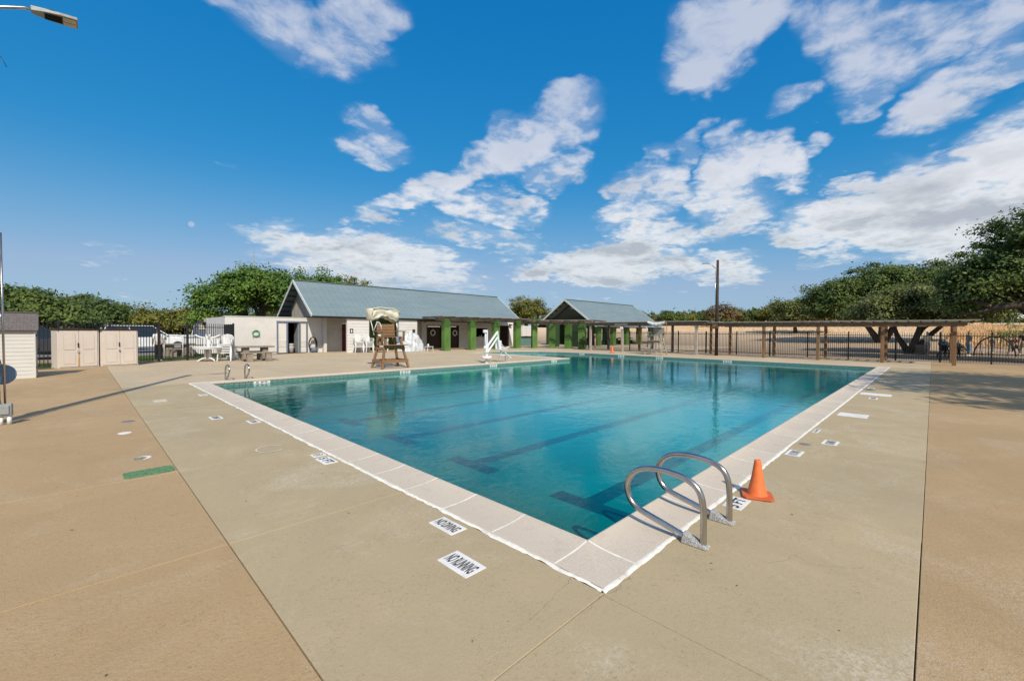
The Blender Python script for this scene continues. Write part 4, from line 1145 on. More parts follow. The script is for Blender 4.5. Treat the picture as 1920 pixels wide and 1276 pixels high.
# ---------------------------------------------------------------- shed and cabinets
t = thing('garden_shed', 'small pale resin garden shed with a brown shingle roof at the left edge', 'shed', (-1.62, 20.62, 0), R(2))
w_ = MB()
def shed_wall(a, b, z1):
    k = 13
    for i in range(k):
        z0_ = z1 * i / k; zt = z1 * (i + 1) / k - .008
        a_ = Vector(a); b_ = Vector(b); t_ = (b_ - a_).normalized(); nn = Vector((t_.y, -t_.x)) * .008
        w_.add([(a_.x + nn.x, a_.y + nn.y, z0_), (b_.x + nn.x, b_.y + nn.y, z0_), (b_.x, b_.y, zt), (a_.x, a_.y, zt)], [(0, 1, 2, 3)])
shed_wall((-.62, -.55), (.58, -.55), 1.54); shed_wall((.6, -.53), (.6, .53), 1.54)
w_.bx(-.6, .575, -.545, .55, 0, 1.53)
w_.build('wall', 'shed_wall', t, stuff=True)
for (x, y) in ((.59, -.54), (.59, .54), (-.61, -.54)): MB().bx(x - .025, x + .025, y - .025, y + .025, 0, 1.54).build('corner_trim', 'shed_wall', t, bevel=.005)
MB().prism([(-.56, 1.54), (.56, 1.54), (0, 2.0)], -.6, .58, 'x').build('gable', 'shed_wall', t)
d = MB().bx(.605, .63, -.40, .40, .05, 1.5).build('door', 'shed_wall', t, bevel=.006)
pm_ = MB()
for (a, b) in ((-.34, -.04), (.04, .34)):
    for (c_, e) in ((.12, .62), (.75, 1.38)): pm_.bx(.628, .64, a, b, c_, e)
pm_.build('door_panel', 'cab_dark', d, bevel=.008)
MB().torus((.66, 0, .86), .07, .012, 16, 6, 'x').build('handle', 'black', d)
for z in (.3, 1.3): MB().bx(.62, .645, -.47, -.38, z, z + .06).build('hinge', 'black', d)
# shingle roof: courses of separate tabs
for s_ in (-1, 1):
    rows = 9; y0 = .66; z0_ = 1.50; y1 = 0; z1 = 2.05
    ang_ = math.atan2(z1 - z0_, y0)
    base_ = MB().bar((0, s_ * y0, z0_ - .02), (0, 0, z1 - .02), 1.36, .03); base_.build('roof_deck', 'shingle', t)
    sh = MB()
    for r_ in range(rows):
        f0 = r_ / rows; f1 = (r_ + 1.12) / rows
        k = 9
        for j in range(k + (r_ % 2)):
            xa = -.68 + 1.36 * (j - (.5 if r_ % 2 else 0)) / k; xb = xa + 1.36 / k - .006
            xa = max(xa, -.68); xb = min(xb, .68)
            if xb - xa < .02: continue
            ya, za = s_ * y0 * (1 - f0), z0_ + (z1 - z0_) * f0; yb, zb = s_ * y0 * (1 - min(1, f1)), z0_ + (z1 - z0_) * min(1, f1)
            up = .012 + rng.uniform(0, .003)
            sh.add([(xa, ya, za + up), (xb, ya, za + up), (xb, yb, zb + .004), (xa, yb, zb + .004), (xa, ya, za - .004), (xb, ya, za - .004)], [(0, 1, 2, 3), (4, 5, 1, 0)])
    sh.build('shingle', 'shingle', t, stuff=True)
MB().bar((-.69, 0, 2.065), (.69, 0, 2.065), .1, .03).build('ridge_cap', 'shingle', t)
MB().box((-.22, -.2, 1.935), (.26, .12, .02), M=Matrix.Rotation(R(39.8), 3, 'X')).build('skylight', 'plate', t)
def cabinet(loc, rz, label, w, rusty):
    t = thing('storage_cabinet', label, 'cabinet', loc, rz, 'beige resin storage cabinets by the fence')
    MB().bx(0, w, .02, .78, .04, 1.50).build('body', 'cab', t, bevel=.01)
    MB().bx(-.01, w + .01, -.01, .8, 0, .05).build('base', 'cab_dark', t, bevel=.006)
    MB().prism([(-.03, 1.505), (w + .03, 1.505), (w + .03, 1.525), (w / 2, 1.575), (-.03, 1.525)], -.04, .82, 'y').build('lid', 'brown_door', t)
    for k in (0, 1):
        x0 = .05 + k * (w / 2 - .045); x1 = x0 + w / 2 - .055
        d = MB().bx(x0, x1, -.012, .015, .07, 1.47).build('door', 'cab', t, bevel=.006)
        wv = x1 - x0
        for (a, b, arch) in ((.72, 1.35, True), (.17, .60, False)):
            xa, xb = x0 + .11 * (1 + 0), x1 - .09
            pts = [(xa, a), (xb, a), (xb, b - (.05 if arch else 0))]
            if arch: pts += [((xa + xb) / 2 + (xb - xa) / 2 * math.cos(q), b - .05 + .05 * math.sin(q)) for q in (R(30), R(60), R(90), R(120), R(150))]
            pts += [(xa, b - (.05 if arch else 0))]
            MB().prism(pts, -.0125, -.004, 'y').build('door_groove', 'cab_dark', d)
            c_ = ((xa + xb) / 2, sum(q[1] for q in pts) / len(pts))
            pi_ = [(c_[0] + (x - c_[0]) * .95, c_[1] + (z - c_[1]) * .965) for x, z in pts]
            MB().prism(pi_, -.022, -.0122, 'y').build('door_panel', 'cab', d, bevel=.003)
        if k == 0:
            MB().bx(x1 - .035, x1 - .005, -.045, -.012, .82, 1.0).build('handle', 'black', d, bevel=.006)
            MB().torus((x1 - .01, -.03, .66), .025, .007, 12, 6, 'y').box((x1 - .01, -.03, .62), (.04, .02, .05)).build('padlock', 'steel', d)
    if rusty:
        MB().prism([(w / 2 - .02, .62), (w / 2 + .012, .62), (w / 2 + .02, .1), (w / 2 - .035, .07)], -.0162, -.0158, 'y').build('rust_streak', 'rust', t)
    return t
cabinet((-.61, 23.68, 0), R(14), 'beige resin storage cabinet with a rust streak below its padlock', 1.18, True)
cabinet((.58, 23.99, 0), R(14), 'clean beige resin storage cabinet nearer the gate, right of the rust-streaked one', 1.2, False)

# ---------------------------------------------------------------- grab rails, cones
def rail(loc, pts, label, group, anchor=True, r=.0235):
    t = thing('grab_rail', label, 'grab rail', loc, 0, group)
    P = [Vector(p) for p in pts]
    # smooth the path
    for _ in range(2):
        Q = [P[0]]
        for a, b in zip(P[:-1], P[1:]): Q += [a.lerp(b, .25), a.lerp(b, .75)]
        Q.append(P[-1]); P = Q
    MB().tube(P, r, 14).build('tube', 'steel', t)
    if anchor:
        am = MB()
        am.add([(-.05, -.045, -.002), (.05, -.045, -.002), (.05, .15, -.002), (-.05, .15, -.002), (-.038, -.035, .022), (.038, -.035, .022), (.036, .03, .035), (-.036, .03, .035), (.034, .14, .075), (-.034, .14, .075)],
               [(3, 2, 1, 0), (0, 1, 5, 4), (4, 5, 6, 7), (7, 6, 8, 9), (9, 8, 2, 3), (1, 2, 8, 6, 5), (0, 4, 7, 9, 3)])
        am.build('anchor', 'grit', t, bevel=.008)
    return t
RP = [(0, 0, .005), (0, 0, .30), (0, .035, .41), (0, .11, .46), (0, .22, .483), (0, .36, .487), (0, .48, .465), (0, .56, .415), (0, .605, .345), (0, .615, .27), (0, .59, .19), (0, .53, .135), (0, .43, .108), (0, .32, .082), (0, .12, .03)]
rail((3.14, 1.15, 0), RP, 'stainless steel loop grab rail at the near pool corner, the one farther from the cone', 'loop grab rails beside the near pool corner')
rail((3.69, 1.15, 0), RP, 'stainless steel loop grab rail standing closest to the orange cone', 'loop grab rails beside the near pool corner')
RP2 = [(0, 0, .005), (0, .02, .3), (0, -.08, .43), (0, -.25, .47), (0, -.42, .44), (0, -.5, .34), (0, -.46, .2), (0, -.25, .09), (0, -.04, .03)]
rail((3.16, 15.62, 0), RP2, 'small steel grab rail on the far left deck, farther from the lifeguard chair', 'grab rails on the far left pool edge', False)
rail((3.68, 15.6, 0), RP2, 'small steel grab rail on the far left deck, closer to the lifeguard chair', 'grab rails on the far left pool edge', False)
def cone(loc, s_, label, rz):
    t = thing('traffic_cone', label, 'traffic cone', loc, rz)
    t.scale = (s_, s_, s_)
    MB().lathe([(.088, .018), (.082, .03), (.05, .19), (.029, .33), (.026, .345), (.018, .346), (.018, .33), (.07, .03)], 28).build('cone', 'orange', t)
    MB().prism([(-.13, -.1), (-.1, -.13), (.1, -.13), (.13, -.1), (.13, .1), (.1, .13), (-.1, .13), (-.13, .1)], 0.001, .02).build('base', 'orange_dark', t, bevel=.004)
    return t
cone((4.50, 1.16, 0), 1.0, 'orange traffic cone standing on the deck by the near grab rails', R(20))
cone((27.2, 16.6, 0), 1.45, 'pale orange traffic cone far off at the back edge of the pool', R(5))

# ---------------------------------------------------------------- lifeguard chairs
def guard_chair(loc, rz, label, mx_, mz, can_mat, s_=1.0, canopy='up'):
    t = thing('lifeguard_chair', label, 'lifeguard chair', loc, rz); t.scale = (s_, s_, s_)
    legs = {}
    for sx_ in (-1, 1):
        for (y0, y1) in ((-.42, -.2), (.42, .22)):
            a = (sx_ * .6, y0, 0); b = (sx_ * .32, y1, 1.26); legs[(sx_, y0)] = (a, b)
            MB().bar(a, b, .085, .085, up=(0, 1, 0)).build('leg', mz, t, bevel=.006)
    def at(sx_, y0, z):
        a, b = legs[(sx_, y0)]; f_ = z / 1.26; return tuple(a[i] + (b[i] - a[i]) * f_ for i in range(3))
    for y0, off_ in ((-.42, -.055), (.42, .055)):
        for z in ((.3, .88) if y0 < 0 else (.3,)):
            a = at(-1, y0, z); b = at(1, y0, z)
            MB().bar((a[0] - .05, a[1] + off_, z), (b[0] + .05, b[1] + off_, z), .03, .13).build('brace', mx_, t, bevel=.004)
    for sx_ in (-1, 1):
        for z in (.3, .82):
            a = at(sx_, -.42, z); b = at(sx_, .42, z)
            MB().bar((a[0] + sx_ * .055, a[1] - .05, z), (b[0] + sx_ * .055, b[1] + .05, z), .03, .12).build('brace', mx_, t, bevel=.004)
    for k in range(3): MB().bx(-.5, .5, -.58 + k * .11, -.48 + k * .11, .945, .975).build('step_board', mx_, t, bevel=.003)
    for k in range(5): MB().bx(-.46, .46, -.3 + k * .12, -.19 + k * .12, 1.27, 1.30).build('seat_board', mx_, t, bevel=.003)
    for k in range(4): MB().bx(-.40, .40, .335 + k * .012, .36 + k * .012, 1.32 + k * .125, 1.435 + k * .125).build('back_board', mx_, t, bevel=.003)
    for sx_ in (-1, 1):
        MB().bx(sx_ * .36 - .035, sx_ * .36 + .035, .372, .43, 1.1, 1.84).build('back_post', mz, t, bevel=.004)
        MB().bx(sx_ * .5 - .07, sx_ * .5 + .07, -.3, .4, 1.50, 1.535).build('armrest', mx_, t, bevel=.004)
        MB().bx(sx_ * .48 - .035, sx_ * .48 + .035, -.28, -.21, 1.1, 1.5).build('arm_post', mz, t, bevel=.004)
    MB().tube([(-.5, -.18, 1.55), (-.52, -.2, 1.72), (-.6, -.2, 1.86), (-.72, -.18, 1.88)], .02, 8).build('side_rail', 'white_metal', t)
    MB().box((-.45, .05, 1.1), (.16, .26, .34)).build('supply_box', mx_, t, bevel=.006)
    MB().cyl((-.62, -.25, 1.33), .07, .05, 12).build('cup_holder', 'white_metal', t)
    if canopy == 'up':
        for sx_ in (-1, 1):
            MB().tube([(sx_ * .52, .38, 1.35), (sx_ * .58, .45, 1.75), (sx_ * .62, .62, 2.2), (sx_ * .60, .5, 2.4)], .018, 8).build('canopy_pole', 'white_metal', t)
            MB().tube([(sx_ * .54, .36, 1.55), (sx_ * .45, .3, 1.85)], .014, 6).build('canopy_strut', 'white_metal', t)
        # bunched folded canvas: a sagging swag with vertical pleats
        vs = []; NU, NV = 48, 40
        for i in range(NU + 1):
            u = i / NU; x = -.66 + 1.32 * u
            sag = 4 * u * (1 - u)
            for j in range(NV + 1):
                v_ = j / NV; a = v_ * 2 * PI
                ca, sa = math.cos(a), math.sin(a)
                cc = math.copysign(abs(ca) ** .55, ca); ss = math.copysign(abs(sa) ** .6, sa)
                fold = .030 * math.sin(v_ * 46 + 5.5 * sag + 1.5 * math.sin(u * 7)) + .012 * math.sin(u * 23 + v_ * 12)
                endp = min(1, min(u, 1 - u) * 14) ** .5
                y = .62 + (.29 + fold) * cc * (.75 + .25 * endp)
                lowz = .24 + .07 * math.sin(u * 8.5 + .6) + .05 * (1 - sag) + .02 * math.sin(u * 31)
                z = 2.30 - .055 * u + (ss * (.17 if ss > 0 else lowz) + (fold * .5 if ss < .5 else 0)) * (.8 + .2 * endp)
                vs.append((x, y, z))
        fs = [(i * (NV + 1) + j, (i + 1) * (NV + 1) + j, (i + 1) * (NV + 1) + j + 1, i * (NV + 1) + j + 1) for i in range(NU) for j in range(NV)]
        fs += [tuple(range(NV)), tuple(NU * (NV + 1) + j for j in range(NV))[::-1]]
        MB().add(vs, fs, True).build('canopy', can_mat, t)
        MB().tube([(-.66, .3, 2.2), (-.6, .3, 2.44), (-.3, .32, 2.50), (.35, .32, 2.47), (.6, .34, 2.36), (.66, .4, 2.2)], .022, 8).build('canopy_frame', can_mat, t)
    else:
        vs = []; NU, NV = 20, 10
        for i in range(NU + 1):
            u = i / NU
            for j in range(NV + 1):
                a = j / NV * 2 * PI; sag = 4 * u * (1 - u)
                vs.append((-.62 + 1.24 * u, .1 + (.18 + .02 * math.sin(u * 30)) * math.cos(a), 2.22 - .16 * sag + (.07 + .08 * sag) * math.sin(a)))
        fs = [(i * (NV + 1) + j, (i + 1) * (NV + 1) + j, (i + 1) * (NV + 1) + j + 1, i * (NV + 1) + j + 1) for i in range(NU) for j in range(NV)]
        MB().add(vs, fs, True).build('canopy', can_mat, t)
        for sx_ in (-1, 1): MB().tube([(sx_ * .52, .38, 1.35), (sx_ * .62, .3, 2.0), (sx_ * .62, .1, 2.22)], .016, 8).build('canopy_pole', 'grey_wood', t)
    return t
guard_chair((9.02, 15.98, 0), 0, 'tall reddish-brown wooden lifeguard chair with a bunched cream canopy at the near pool edge', 'chair_wood', 'chair_wood_z', 'canvas')
guard_chair((27.6, 13.45, 0), R(-90), 'weathered grey wooden lifeguard chair far off in front of the iron fence', 'grey_wood_x', 'grey_wood', 'white_wall', 1.0, 'down')
# ---------------------------------------------------------------- pool lift
t = thing('pool_lift', 'white pool lift with a folded arm and hanging seat at the pool edge', 'pool lift', (13.82, 15.36, 0))
MB().cyl((0, 0, 0), .09, .03, 16).cyl((0, 0, .03), .06, .18, 14).build('pedestal', 'white_metal', t)
MB().cyl((0, 0, .21), .26, .13, 28).build('base_cover', 'plate', t, bevel=.02)
MB().bx(-.045, .045, -.045, .045, .34, 1.6).build('mast', 'white_metal', t, bevel=.01)
MB().tube([(-.13, -.02, .75), (-.11, -.02, 1.5)], .022, 8).build('actuator', 'white_metal', t)
MB().box((-.13, -.02, 1.53), (.18, .13, .15)).cyl((-.14, -.02, .68), .06, .14, 12).build('motor', 'white_plastic', t, bevel=.02)
MB().bar((-.08, -.04, .72), (.66, -.04, 1.5), .07, .10, up=(0, 1, 0)).build('upper_arm', 'white_metal', t, bevel=.01)
MB().bar((0.02, -.04, .52), (.68, -.04, 1.24), .07, .08, up=(0, 1, 0)).build('lower_arm', 'white_metal', t, bevel=.01)
MB().box((-.03, -.04, .66), (.18, .12, .34)).build('hinge_plate', 'white_metal', t, bevel=.02)
MB().bar((.66, -.04, 1.54), (.84, -.04, .55), .075, .075, up=(0, 1, 0)).build('drop_arm', 'white_metal', t, bevel=.01)
s_ = MB().box((1.0, -.04, .62), (.44, .42, .05)).build('seat', 'white_plastic', t, bevel=.02)
MB().box((.93, .15, .86), (.42, .05, .42)).build('seat_back', 'white_plastic', t, bevel=.03)
for y in (-.26, .14): MB().bar((.82, y, .68), (1.28, y, .76), .045, .045).build('armrest', 'white_metal', t, bevel=.008)
MB().bar((1.12, -.1, .5), (1.5, -.1, .2), .06, .04).bar((1.5, -.1, .2), (1.56, -.1, .22), .05, .04).build('leg_rest', 'white_metal', t)
MB().bar((.9, -.05, .6), (.92, -.05, .3), .05, .05).bar((.85, -.05, .33), (1.35, -.05, .36), .05, .04).build('foot_frame', 'white_metal', t)
for (a, b) in (((.85, -.02, .33), (.74, -.02, .02)), ((1.22, -.04, .36), (1.24, -.04, .02))):
    MB().bar(a, b, .035, .035).build('support_leg', 'blue_plastic' if a[0] > 1 else 'grit', t)
MB().bar((1.1, .1, .9), (1.28, .1, .7), .02).build('strap', 'plate', t)

# ---------------------------------------------------------------- white resin tables
def round_table(loc, label):
    t = thing('patio_table', label, 'table', loc, 0)
    MB().lathe([(0, .61), (.55, .61), (.60, .60), (.62, .625), (.62, .645), (.58, .652), (0, .655)], 32).build('tabletop', 'white_plastic', t, bevel=.004)
    for k in range(4):
        a = k * PI / 2 + .4; c_, s_ = math.cos(a), math.sin(a)
        MB().bar((.13 * c_, .13 * s_, .12), (.15 * c_, .15 * s_, .61), .10, .035, up=(c_, s_, 0)).build('pedestal_blade', 'white_plastic', t, bevel=.01)
        MB().tube([(.10 * c_, .10 * s_, .17), (.25 * c_, .25 * s_, .15), (.40 * c_, .40 * s_, .09), (.50 * c_, .50 * s_, .02)], [.045, .04, .036, .03], 8).build('foot', 'white_plastic', t)
    MB().cyl((0, 0, .1), .05, .5, 12).build('stem', 'white_plastic', t)
    return t
rt = round_table((4.36, 25.08, 0), 'round white plastic table standing on its feet by the iron fence')
rt2 = dup(rt, (4.36, 25.08, 1.315), R(22), 'round white plastic table turned upside down on top of another table')
rt2.rotation_euler.x = PI

def monobloc(loc, rz, label, group):
    t = thing('plastic_chair', label, 'chair', loc, rz, group)
    s_ = MB()
    for k in range(5): s_.bx(-.22 + k * .09, -.145 + k * .09, -.22, .2, .405, .42)
    s_.bx(-.24, .24, -.25, -.2, .38, .42).bx(-.24, .24, .18, .22, .395, .42).bx(-.25, -.225, -.22, .2, .36, .42).bx(.225, .25, -.22, .2, .36, .42)
    s_.build('seat', 'white_plastic', t, bevel=.004)
    b_ = MB(); z0_ = .42
    pts = [(-.25, .2, .42), (-.27, .24, .62), (-.25, .27, .76), (-.17, .29, .86), (0, .3, .9), (.17, .29, .86), (.25, .27, .76), (.27, .24, .62), (.25, .2, .42)]
    b_.tube(pts, .02, 8)
    for k in range(7):
        x = -.18 + k * .06; zt = .9 - (abs(x) / .27) ** 2.2 * .16
        b_.bar((x * .75, .215, .44), (x, .285, zt), .032, .012)
    b_.build('backrest', 'white_plastic', t)
    for sx_ in (-1, 1):
        MB().bar((sx_ * .24, -.2, .42), (sx_ * .29, -.25, 0.002), .05, .035).build('leg', 'white_plastic', t, bevel=.004)
        MB().bar((sx_ * .24, .19, .42), (sx_ * .29, .27, 0.002), .05, .035).build('leg', 'white_plastic', t, bevel=.004)
        MB().tube([(sx_ * .26, -.22, .40), (sx_ * .28, -.24, .58), (sx_ * .285, -.18, .64), (sx_ * .28, .2, .65)], .022, 8).build('armrest', 'white_plastic', t)
    return t
STK = [((5.05, 24.95), R(-25), 6, 'beside the white tables', 'chairs stacked beside the white tables', .082),
       ((13.45, 28.15), R(-8), 5, 'by the restroom sign', 'chairs stacked by the restroom sign', .085),
       ((14.12, 28.1), R(6), 5, 'right of the restroom sign', 'chairs stacked right of the restroom sign', .085),
       ((15.0, 27.6), R(40), 5, 'behind the lifeguard chair', 'chairs stacked behind the lifeguard chair', .085)]
proto = None
for (p, rz, n_, where, grp, dz) in STK:
    for k in range(n_):
        lab = ('topmost' if k == n_ - 1 else 'bottom' if k == 0 else ['', 'second', 'third', 'fourth', 'fifth', 'sixth', 'seventh'][k]) + (' white plastic chair of the stack ' if k in (0, n_ - 1) else ' white plastic chair from the ground in the stack ') + where
        loc = (p[0] + .004 * k, p[1] - .012 * k, k * dz)
        if proto is None: proto = monobloc(loc, rz, lab, grp)
        else: dup(proto, loc, rz, lab, grp)
# covered pile: translucent white plastic sheeting over stacked furniture
def drape(seed, R0, h, squash, n1=64, n2=26):
    r1 = random.Random(seed); ph = [r1.uniform(0, 6) for _ in range(9)]
    vs = []; 
    for j in range(n2 + 1):
        v_ = j / n2
        for i in range(n1):
            a = 2 * PI * i / n1
            prof = (v_ ** .45) if v_ < .5 else .73 + .27 * ((v_ - .5) * 2)
            rr = R0 * prof * (1 + .10 * math.sin(2 * a + ph[0]) + .05 * math.sin(3 * a + ph[1]))
            rr += R0 * v_ * (.075 * math.sin(13 * a + ph[2] + 2 * v_) + .05 * math.sin(22 * a + ph[3]) + .02 * math.sin(41 * a + ph[5]))
            z = h * (1 - v_ ** 1.7) + .05 * h * math.sin(3 * a + ph[4]) * (1 - v_) * v_ * 4 + .012
            nz = noise.noise_vector(Vector((2.2 * math.cos(a) * (.4 + v_), 2.2 * math.sin(a) * (.4 + v_), seed + 2.5 * v_)))
            n2_ = noise.noise_vector(Vector((6 * math.cos(a) * (.4 + v_), 6 * math.sin(a) * (.4 + v_), seed + 7 * v_)))
            rr += R0 * (.22 * nz.x + .09 * n2_.x) * min(1, v_ * 2); z += h * (.20 * nz.y + .07 * n2_.y) * (1 - v_ ** 3)
            vs.append((rr * math.cos(a) * squash[0], rr * math.sin(a) * squash[1], max(z, .006)))
    fs = [(j * n1 + i, j * n1 + (i + 1) % n1, (j + 1) * n1 + (i + 1) % n1, (j + 1) * n1 + i) for j in range(n2) for i in range(n1)]
    fs.append(tuple(range(n1)))
    return MB().add(vs, fs, True)
MT['sheeting'] = simple('white_sheeting', (0.50, 0.53, 0.56), 0.3, scale=14, var=0.1, bump=0.6, bscale=18, spec=0.6)
t = thing('covered_furniture', 'heap of pool furniture wrapped in crumpled white plastic sheeting against the privacy wall', 'covered furniture', (17.35, 27.6, 0))
drape(3, .78, 1.36, (1.0, .75)).build('sheeting', 'sheeting', t)
t = thing('kick_float', 'round blue-grey plastic tub leaning on the wrapped furniture', 'tub', (16.15, 27.35, 0))
MB().tube([(0, -.06, .88), (0, .08, .92)], [.24, .27], 20).build('tub', 'blue_plastic', t, bevel=.01)
MB().bx(-.25, .25, -.12, .3, 0, .62).build('wrapped_crate', 'sheeting', t, bevel=.05)
t = thing('side_table', 'low white plastic side table beside the wrapped furniture', 'table', (18.5, 27.1, 0), R(8))
MB().box((0, 0, .34), (.62, .44, .035)).build('tabletop', 'white_plastic', t, bevel=.012)
for (x, y) in ((-.26, -.17), (.26, -.17), (.26, .17), (-.26, .17)): MB().bar((x * .9, y * .9, .33), (x * 1.1, y * 1.1, .002), .035, .035).build('leg', 'white_plastic', t)
tag(MB().lathe([(0, 0), (.06, 0), (.07, .1), (.05, .17), (.02, .2), (0, .2)], 12, (18.45, 27.1, .36)).build('jug', 'white_plastic'), 'small white jug on the low white side table', 'jug')
tag(MB().box((4.6 + 1.05, 26.3, .09), (.5, .45, .18)).build('white_step', 'white_plastic', bevel=.03), 'small white plastic step box on the deck by the black gate', 'step box')

# ---------------------------------------------------------------- concrete picnic table
def picnic(loc, rz, label, group, mat='picnic', s_=1.0):
    t = thing('picnic_table', label, 'picnic table', loc, rz, group); t.scale = (s_, s_, s_)
    MB().box((0, 0, .70), (1.62, .74, .075)).build('tabletop', mat, t, bevel=.015)
    for x in (-.42, .42): MB().box((x, 0, .33), (.26, .46, .66)).build('pedestal', mat, t, bevel=.012)
    for y in (-.72, .72):
        b_ = MB().box((0, y, .43), (1.55, .27, .065)).build('bench', mat, t, bevel=.012)
        for x in (-.40, .42): MB().box((x, y, .2), (.26, .21, .4)).build('bench_leg', mat, b_, bevel=.01)
    return t
picnic((6.15, 24.2, 0), R(0), 'weathered concrete picnic table with two benches in front of the white wall', 'concrete picnic tables')
pt = picnic((3.9, 31.0, 0), R(12), 'grey concrete picnic table on the grass behind the iron gate', 'concrete picnic tables')
for i, (x, y) in enumerate(((41.5, 28.0), (45.4, 27.6), (49.4, 28.2))):
    p = picnic((x, y, 0), R(90), ['dark picnic table under the near end of the pavilion roof', 'dark picnic table under the middle of the pavilion roof', 'dark picnic table under the far end of the pavilion roof'][i], 'dark picnic tables under the pavilion', 'black', 1.05)
tag(MB().tube([(34.0, 22.6, 0), (34.0, 22.6, .7), (34.05, 22.65, 1.1), (34.15, 22.75, 1.3)], .07, 10).build('bent_pipe', 'pink'), 'bent pinkish pipe standing behind the fence in front of the pavilion', 'pipe')

# ---------------------------------------------------------------- vehicles
def vehicle(loc, rz, label, cat, paint, kind='suv', group=None):
    t = thing({'suv': 'parked_suv', 'truck': 'pickup_truck', 'car': 'parked_car'}[kind], label, cat, loc, rz, group)
    L, W_, = (4.9, 1.85) if kind != 'truck' else (5.6, 1.95)
    h0, hb, ht = .32, 1.02, (1.75 if kind == 'suv' else 1.85 if kind == 'truck' else 1.45)
    # side profile, nose towards +x
    if kind == 'suv': body = [(-L / 2, h0 + .1), (-L / 2 - .03, .75), (-L / 2 + .03, hb), (L / 2 - 1.25, hb + .03), (L / 2 - .25, hb - .1), (L / 2, hb - .28), (L / 2 + .02, h0 + .12), (L / 2 - .15, h0), (-L / 2 + .2, h0)]
    elif kind == 'truck': body = [(-L / 2, h0 + .15), (-L / 2, hb + .05), (L / 2 - 1.4, hb + .08), (L / 2 - .2, hb), (L / 2, hb - .15), (L / 2, h0 + .15), (L / 2 - .2, h0 + .02), (-L / 2 + .2, h0 + .05)]
    else: body = [(-L / 2, h0 + .1), (-L / 2, .85), (-L / 2 + .6, .95), (L / 2 - 1.2, .93), (L / 2 - .2, .78), (L / 2, .6), (L / 2, h0 + .05), (L / 2 - .15, h0), (-L / 2 + .15, h0)]
    MB().prism(body, -W_ / 2, W_ / 2, 'y').build('body', paint, t, bevel=.06)
    if kind == 'suv': cb = [(-L / 2 + .06, hb), (-L / 2 + .35, ht - .06), (-L / 2 + .7, ht), (L / 2 - 2.25, ht - .03), (L / 2 - 1.3, hb)]
    elif kind == 'truck': cb = [(-.55, hb + .03), (-.45, ht - .05), (-.2, ht), (.95, ht - .02), (1.6, hb + .06)]
    else: cb = [(-L / 2 + .5, .92), (-L / 2 + 1.25, ht), (L / 2 - 2.1, ht), (L / 2 - 1.15, .92)]
    n_ = len(cb); k = .16
    vs = [(x, -(W_ / 2 - (.03 if z < 1.1 else k)), z) for x, z in cb] + [(x, (W_ / 2 - (.03 if z < 1.1 else k)), z) for x, z in cb]
    MB().add(vs, [tuple(range(n_)), tuple(range(n_, 2 * n_))[::-1]] + [(i, (i + 1) % n_, n_ + (i + 1) % n_, n_ + i) for i in range(n_)]).build('cabin', 'glass', t, bevel=.02)
    # roof skin and pillars over the glass
    top = [q for q in cb if q[1] > ht - .1]
    MB().box(((top[0][0] + top[-1][0]) / 2, 0, ht + .012), (top[-1][0] - top[0][0] + .1, W_ - 2 * k + .04, .045)).build('roof', paint, t, bevel=.02)
    pl = MB()
    for s_ in (-1, 1):
        yb, yt = s_ * (W_ / 2 - .03), s_ * (W_ / 2 - k)
        for (xa, xb) in ((cb[0][0], top[0][0]), (cb[-1][0], top[-1][0]), ((cb[0][0] * .55 + cb[-1][0] * .45), (top[0][0] * .55 + top[-1][0] * .45))):
            pl.bar((xa, yb, cb[0][1]), (xb, yt, ht), .07, .05)
    pl.build('pillar', paint, t)
    if kind == 'truck':
        MB().bx(-L / 2 + .12, -.62, -W_ / 2 + .14, W_ / 2 - .14, hb + .055, hb + .075).build('truck_bed', 'dark_void', t)
    for x in (-L / 2 + .95, L / 2 - .92):
        for s_ in (-1, 1):
            w_ = MB().tube([(x, s_ * (W_ / 2 - .2), .36), (x, s_ * (W_ / 2 + .012), .36)], .36, 22).build('wheel', 'tyre', t, bevel=.02)
            MB().tube([(x, s_ * (W_ / 2 + .0), .36), (x, s_ * (W_ / 2 + .024), .36)], .22, 14).build('rim', 'rim', w_)
    for s_ in (-1, 1):
        MB().box((L / 2 - .05, s_ * .68, .76), (.12, .34, .14)).build('headlight', 'plate', t, bevel=.03)
        MB().box((-L / 2 + .02, s_ * .78, .85), (.1, .16, .26)).build('tail_light', 'lamp_red', t, bevel=.02)
        MB().box((L / 2 - 1.7, s_ * (W_ / 2 + .1), 1.06), (.1, .18, .13)).build('mirror', paint, t, bevel=.02)
    MB().box((L / 2 + .02, 0, .48), (.1, W_ - .1, .18)).build('bumper', 'dark_void', t, bevel=.03)
    MB().box((-L / 2 - .02, 0, .5), (.1, W_ - .1, .18)).build('bumper', 'dark_void', t, bevel=.03)
    return t
vehicle((-1.9, 33.4, 0), R(14), 'dark grey parked suv seen through the fence left of the storage cabinets', 'car', 'car_dark', 'suv')
vehicle((3.2, 38.5, 0), R(6), 'white suv parked beyond the iron gate, the person standing before it', 'car', 'car_white', 'suv')
vehicle((7.8, 46.0, 0), R(20), 'silver white pickup parked far back beyond the gate and pump house', 'truck', 'car_white', 'truck')
vehicle((-3.6, 42.0, 0), R(8), 'white sedan parked beyond the fence behind the beige cabinets', 'car', 'car_white', 'car')
vehicle((104, 43.2, ground_h(104, 43)), R(-42), 'red pickup truck parked far off across the dry field', 'truck', 'car_red', 'truck')
vehicle((105.5, 37.6, ground_h(105, 38)), R(-35), 'white car parked next to the red pickup across the field', 'car', 'car_white', 'car')
